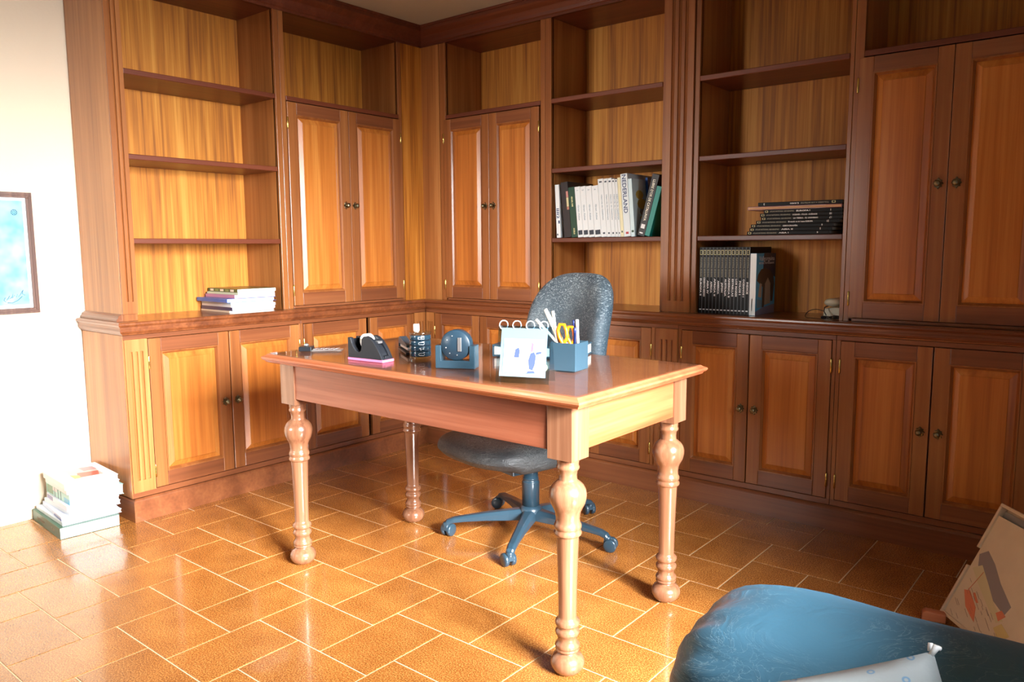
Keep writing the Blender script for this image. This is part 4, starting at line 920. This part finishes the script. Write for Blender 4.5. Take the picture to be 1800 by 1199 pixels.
mb.tube([(0.056, yy, -0.178), (0.050, yy, -0.190), (0.058, yy, -0.197)], 0.0011, 5)
mb.build('signature', NAVY, pr_)

# ---------------------------------------------------------------- sofa
def sofa():
    t = thing('sofa', 'dark teal leather sofa in the lower right corner of the room', 'sofa', (2.775, -2.275, 0), math.radians(6))
    # local: arm along +x from x=0; seat at -y
    mb = MB(); rings = []
    k = 110
    L = 0.80
    def sec(x, s, sh):
        out = []
        for j in range(k):
            a = 2*PI*j/k; c, s_ = math.cos(a), math.sin(a)
            y = 0.175*s*math.copysign(abs(c)**0.72, c); z = math.copysign(abs(s_)**0.62, s_)
            z = 0.40+(0.330*sh*z if z > 0 else 0.33*z)
            wob = 0.004*math.sin(a*7+x*11)+0.003*math.sin(x*31+a*3)+0.0045*math.exp(-((x-0.03)/0.035)**2)*math.sin(a*27+math.sin(a*5))
            out.append((x, y+wob*c, z+wob*s_))
        return out
    for x, s, sh in ((0.0, 0.35, 0.62), (0.004, 0.6, 0.80), (0.018, 0.82, 0.905), (0.045, 0.94, 0.965), (0.085, 0.99, 0.99), (0.14, 1.0, 1.0), (0.22, 1.0, 1.0), (0.32, 1.0, 0.975), (0.45, 1.0, 0.96), (0.6, 1.0, 0.95), (L, 1.0, 0.95)):
        rings.append(sec(x, s, sh))
    mb.loft(rings, 0, True, True); mb.build('armrest', SOFAL, t, sub=1)
    mb = MB(); mb.box(0.01, 0.465, -0.80, -0.185, 0.30, 0.44); mb.build('seat_cushion', SOFAL, t, bevel=0.04, seg=4)
    mb = MB(); mb.box(0.03, 0.80, -0.80, -0.18, 0.05, 0.296); mb.build('base', SOFAL, t, bevel=0.02, seg=3)
    mb = MB(); mb.box(0.47, 0.80, -0.80, 0.12, 0.30, 1.0); mb.build('back_cushion', SOFAL, t, bevel=0.06, seg=4)
    for x, y in ((0.06, -0.75), (0.06, 0.08), (0.75, -0.75), (0.75, 0.08)):
        MB().lathe([(0.02, 0), (0.024, 0.002), (0.026, 0.07)], 16, 0, T(x, y, 0)).build('foot', BLACKP, t)
sofa()
def pillow():
    m, nt, b = newmat('pillow_fabric'); tc = N(nt, 'ShaderNodeTexCoord')
    mp = N(nt, 'ShaderNodeMapping'); mp.inputs['Scale'].default_value = (36, 36, 0.001); mp.inputs['Rotation'].default_value = (0, 0, 0.5); nt.links.new(tc.outputs['Object'], mp.inputs['Vector'])
    vo = N(nt, 'ShaderNodeTexVoronoi', voronoi_dimensions='2D'); vo.inputs['Scale'].default_value = 1.0; vo.inputs['Randomness'].default_value = 0.25; nt.links.new(mp.outputs[0], vo.inputs['Vector'])
    cr = N(nt, 'ShaderNodeValToRGB'); e = cr.color_ramp.elements; e[0].position = 0.04; e[0].color = (0, 0, 0, 1); e[1].position = 0.07; e[1].color = (1, 1, 1, 1)
    k = e.new(0.10); k.color = (1, 1, 1, 1); k = e.new(0.13); k.color = (0, 0, 0, 1)
    nt.links.new(vo.outputs['Distance'], cr.inputs[0])
    mx = N(nt, 'ShaderNodeMix', data_type='RGBA'); mx.inputs[6].default_value = rgb(172, 182, 186); mx.inputs[7].default_value = rgb(120, 158, 192)
    nt.links.new(cr.outputs[0], mx.inputs[0]); nt.links.new(mx.outputs[2], b.inputs['Base Color']); b.inputs['Roughness'].default_value = 0.8
    n = N(nt, 'ShaderNodeTexNoise'); n.inputs['Scale'].default_value = 260; nt.links.new(tc.outputs['Object'], n.inputs['Vector'])
    bp = N(nt, 'ShaderNodeBump'); bp.inputs['Strength'].default_value = 0.3; bp.inputs['Distance'].default_value = 0.001; nt.links.new(n.outputs['Fac'], bp.inputs['Height']); nt.links.new(bp.outputs['Normal'], b.inputs['Normal'])
    t = thing('cushion', 'pale cushion with small blue flowers leaning on the teal sofa armrest', 'cushion', (0, 0, 0))
    n_ = 24; W_ = 0.46
    def P_(i, j, s):
        u = i/n_*2-1; v = j/n_*2-1
        r = 1-0.05*(1-abs(u)**2.2)*(abs(v)**4) ; q = 1-0.05*(1-abs(v)**2.2)*(abs(u)**4)
        h = ((1-u*u)*(1-v*v))**0.42*0.065
        h *= 1+0.10*math.sin(u*7+v*3)
        return (W_/2*u*q, W_/2*v*r, s*h)
    vs = []; fs = []
    for s in (1, -1):
        o = len(vs); vs += [P_(i, j, s) for i in range(n_+1) for j in range(n_+1)]
        fs += [(o+i*(n_+1)+j, o+(i+1)*(n_+1)+j, o+(i+1)*(n_+1)+j+1, o+i*(n_+1)+j+1) for i in range(n_) for j in range(n_)]
    mb = MB().add(vs, fs, 0, True)
    # corner tip at upper right; cushion leans back against the arm
    cx_ = Vector((3.066, -2.418, 0.798))            # the visible corner
    ex = Vector((-0.155, -0.085, -0.042)).normalized()
    ey0 = Vector((0.06, -0.35, -0.30)); ey = (ey0-ex*ey0.dot(ex)).normalized(); ez = ex.cross(ey).normalized()
    if ez.z < 0: ez = -ez; 
    Mx = Matrix(((ex.x, ey.x, ez.x, 0), (ex.y, ey.y, ez.y, 0), (ex.z, ey.z, ez.z, 0), (0, 0, 0, 1)))
    ctr = cx_+ex*W_/2+ey*W_/2
    t.matrix_world = Matrix.Translation(ctr) @ Mx
    o = mb.build('cover', m, t)
    md = o.modifiers.new('weld', 'WELD'); md.merge_threshold = 0.0005
    mb = MB(); c0 = Vector((-W_/2, -W_/2, 0))
    mb.tube([c0+Vector((0.004, 0.004, 0)), c0+Vector((-0.003, -0.002, 0.002)), c0+Vector((-0.006, -0.001, 0.0))], [0.002, 0.003, 0.002], 8)
    mb.tube([c0+Vector((0.002, 0, 0)), c0+Vector((0.0, -0.006, 0.002))], [0.0025, 0.002], 8)
    mb.build('tassel', WHITEI, t)
pillow()

# ---------------------------------------------------------------- tray with watercolour leaning on a wooden block
def tray():
    t = thing('picture_tray', 'large cream plastic tray holding a watercolour sheet, tilted beside the base cabinet', 'tray', (2.775, -0.525, 0.0))
    C0 = Vector((0, 0, 0.012)); C1 = Vector((0.129, 0.107, 0.352))
    ex = (C1-C0).normalized(); s = (C1-C0).length
    ey = Vector((0.634, -0.773, 0)).normalized(); ez = ey.cross(ex)
    if ez.z < 0: ez = -ez
    Mx = Matrix(((ex.x, ey.x, ez.x, C0.x), (ex.y, ey.y, ez.y, C0.y), (ex.z, ey.z, ez.z, C0.z), (0, 0, 0, 1)))
    CR = plain('cream_plastic', rgb(206, 190, 162), 0.5, bump=0.03); L = 0.60
    mb = MB(); mb.box(0.0, s, 0, L, -0.004, 0.0, 0, Mx)
    for (x0, x1, y0, y1) in ((0.0, 0.010, 0.0, L), (s-0.010, s, 0.0, L), (0.010, s-0.010, L-0.010, L), (0.010, s*0.44, 0, 0.010), (s*0.60, s-0.010, 0, 0.010)):
        mb.box(x0, x1, y0, y1, 0.0, 0.022, 0, Mx)
    mb.build('tray', CR, t, bevel=0.004, seg=3)
    MB().box(0.012, s*0.985-0.012, 0.012, L-0.012, 0.002, 0.006, 0, Mx).build('lining', plain('grey_lining', rgb(130, 132, 130), 0.7), t)
    z = 0.0150
    sh = MB().box(0.010, s*0.90, 0.010, L-0.012, 0.0138, z, 0, Mx).build('sheet', plain('art_paper', rgb(206, 194, 168), 0.7, var=0.03, vscale=20), t)
    mb = MB(); w = s
    def blob(pts, m, k=1): mb.loft([[(a*w, b*w, z-0.0004) for a, b in pts], [(a*w, b*w, z+0.0002*k) for a, b in pts]], m, True, False, Mx)
    blob([(0.56, 0.05), (0.62, 0.12), (0.56, 0.25), (0.46, 0.40), (0.36, 0.60), (0.28, 0.58), (0.32, 0.42), (0.40, 0.22), (0.48, 0.10)], 0)
    blob([(0.44, 0.06), (0.50, 0.14), (0.40, 0.30), (0.30, 0.45), (0.24, 0.60), (0.20, 0.55), (0.26, 0.40), (0.36, 0.20)], 1, 2)
    blob([(0.26, 0.10), (0.28, 0.16), (0.20, 0.30), (0.10, 0.36), (0.12, 0.30), (0.16, 0.20)], 2, 3)
    blob([(0.28, 0.20), (0.29, 0.22), (0.24, 0.30), (0.23, 0.28)], 2, 3)
    blob([(0.26, 0.50), (0.30, 0.54), (0.28, 0.60), (0.22, 0.56)], 2, 3)
    blob([(0.16, 0.55), (0.22, 0.60), (0.18, 0.72), (0.10, 0.66)], 3, 3)
    rr = random.Random(3)
    for i in range(46):
        a = rr.uniform(0.06, 0.40); b = rr.uniform(0.04, 0.6); l_ = rr.uniform(0.03, 0.07)
        if a > 0.42-0.4*b: continue
        mb.tube([Mx @ Vector((a*w, b*w, z+0.0003)), Mx @ Vector(((a-0.55*l_)*w, (b+l_)*w, z+0.0003))], 0.0005, 4, 4)
    mb.tube([Mx @ Vector((0.27*w, 0.14*w, z+0.0006)), Mx @ Vector((0.46*w, 0.19*w, z+0.0006))], 0.0009, 4, 2)
    mb.build('painting', [col('wash_grey', 128, 126, 128), col('wash_ochre', 196, 190, 150), col('wash_red', 206, 120, 84), col('wash_yellow', 200, 184, 120), col('wash_ink', 110, 96, 86)], sh)
    t2 = thing('wooden_wedge', 'orange-brown wooden foot on the floor at the lower corner of the cream tray', 'wooden block', (2.722, -0.588, 0), math.radians(12))
    mb = MB(); pr = [(0, 0), (0.065, 0), (0.065, 0.028), (0.01, 0.030), (0, 0.022)]
    mb.loft([[(x, 0, z) for x, z in pr], [(x, 0.030, z) for x, z in pr]]); mb.build('block', STANDW, t2, bevel=0.003)
    t3 = t
    mb = MB()
    for yv in (0.10, 0.46):
        p = Mx @ Vector((s*0.62, yv, -0.006)); q = Vector((p.x+0.10, p.y+0.08, 0.0))
        mb = MB(); mb.tube([p, q], 0.010, 4); mb.build('strut', STANDW, t3)
tray()
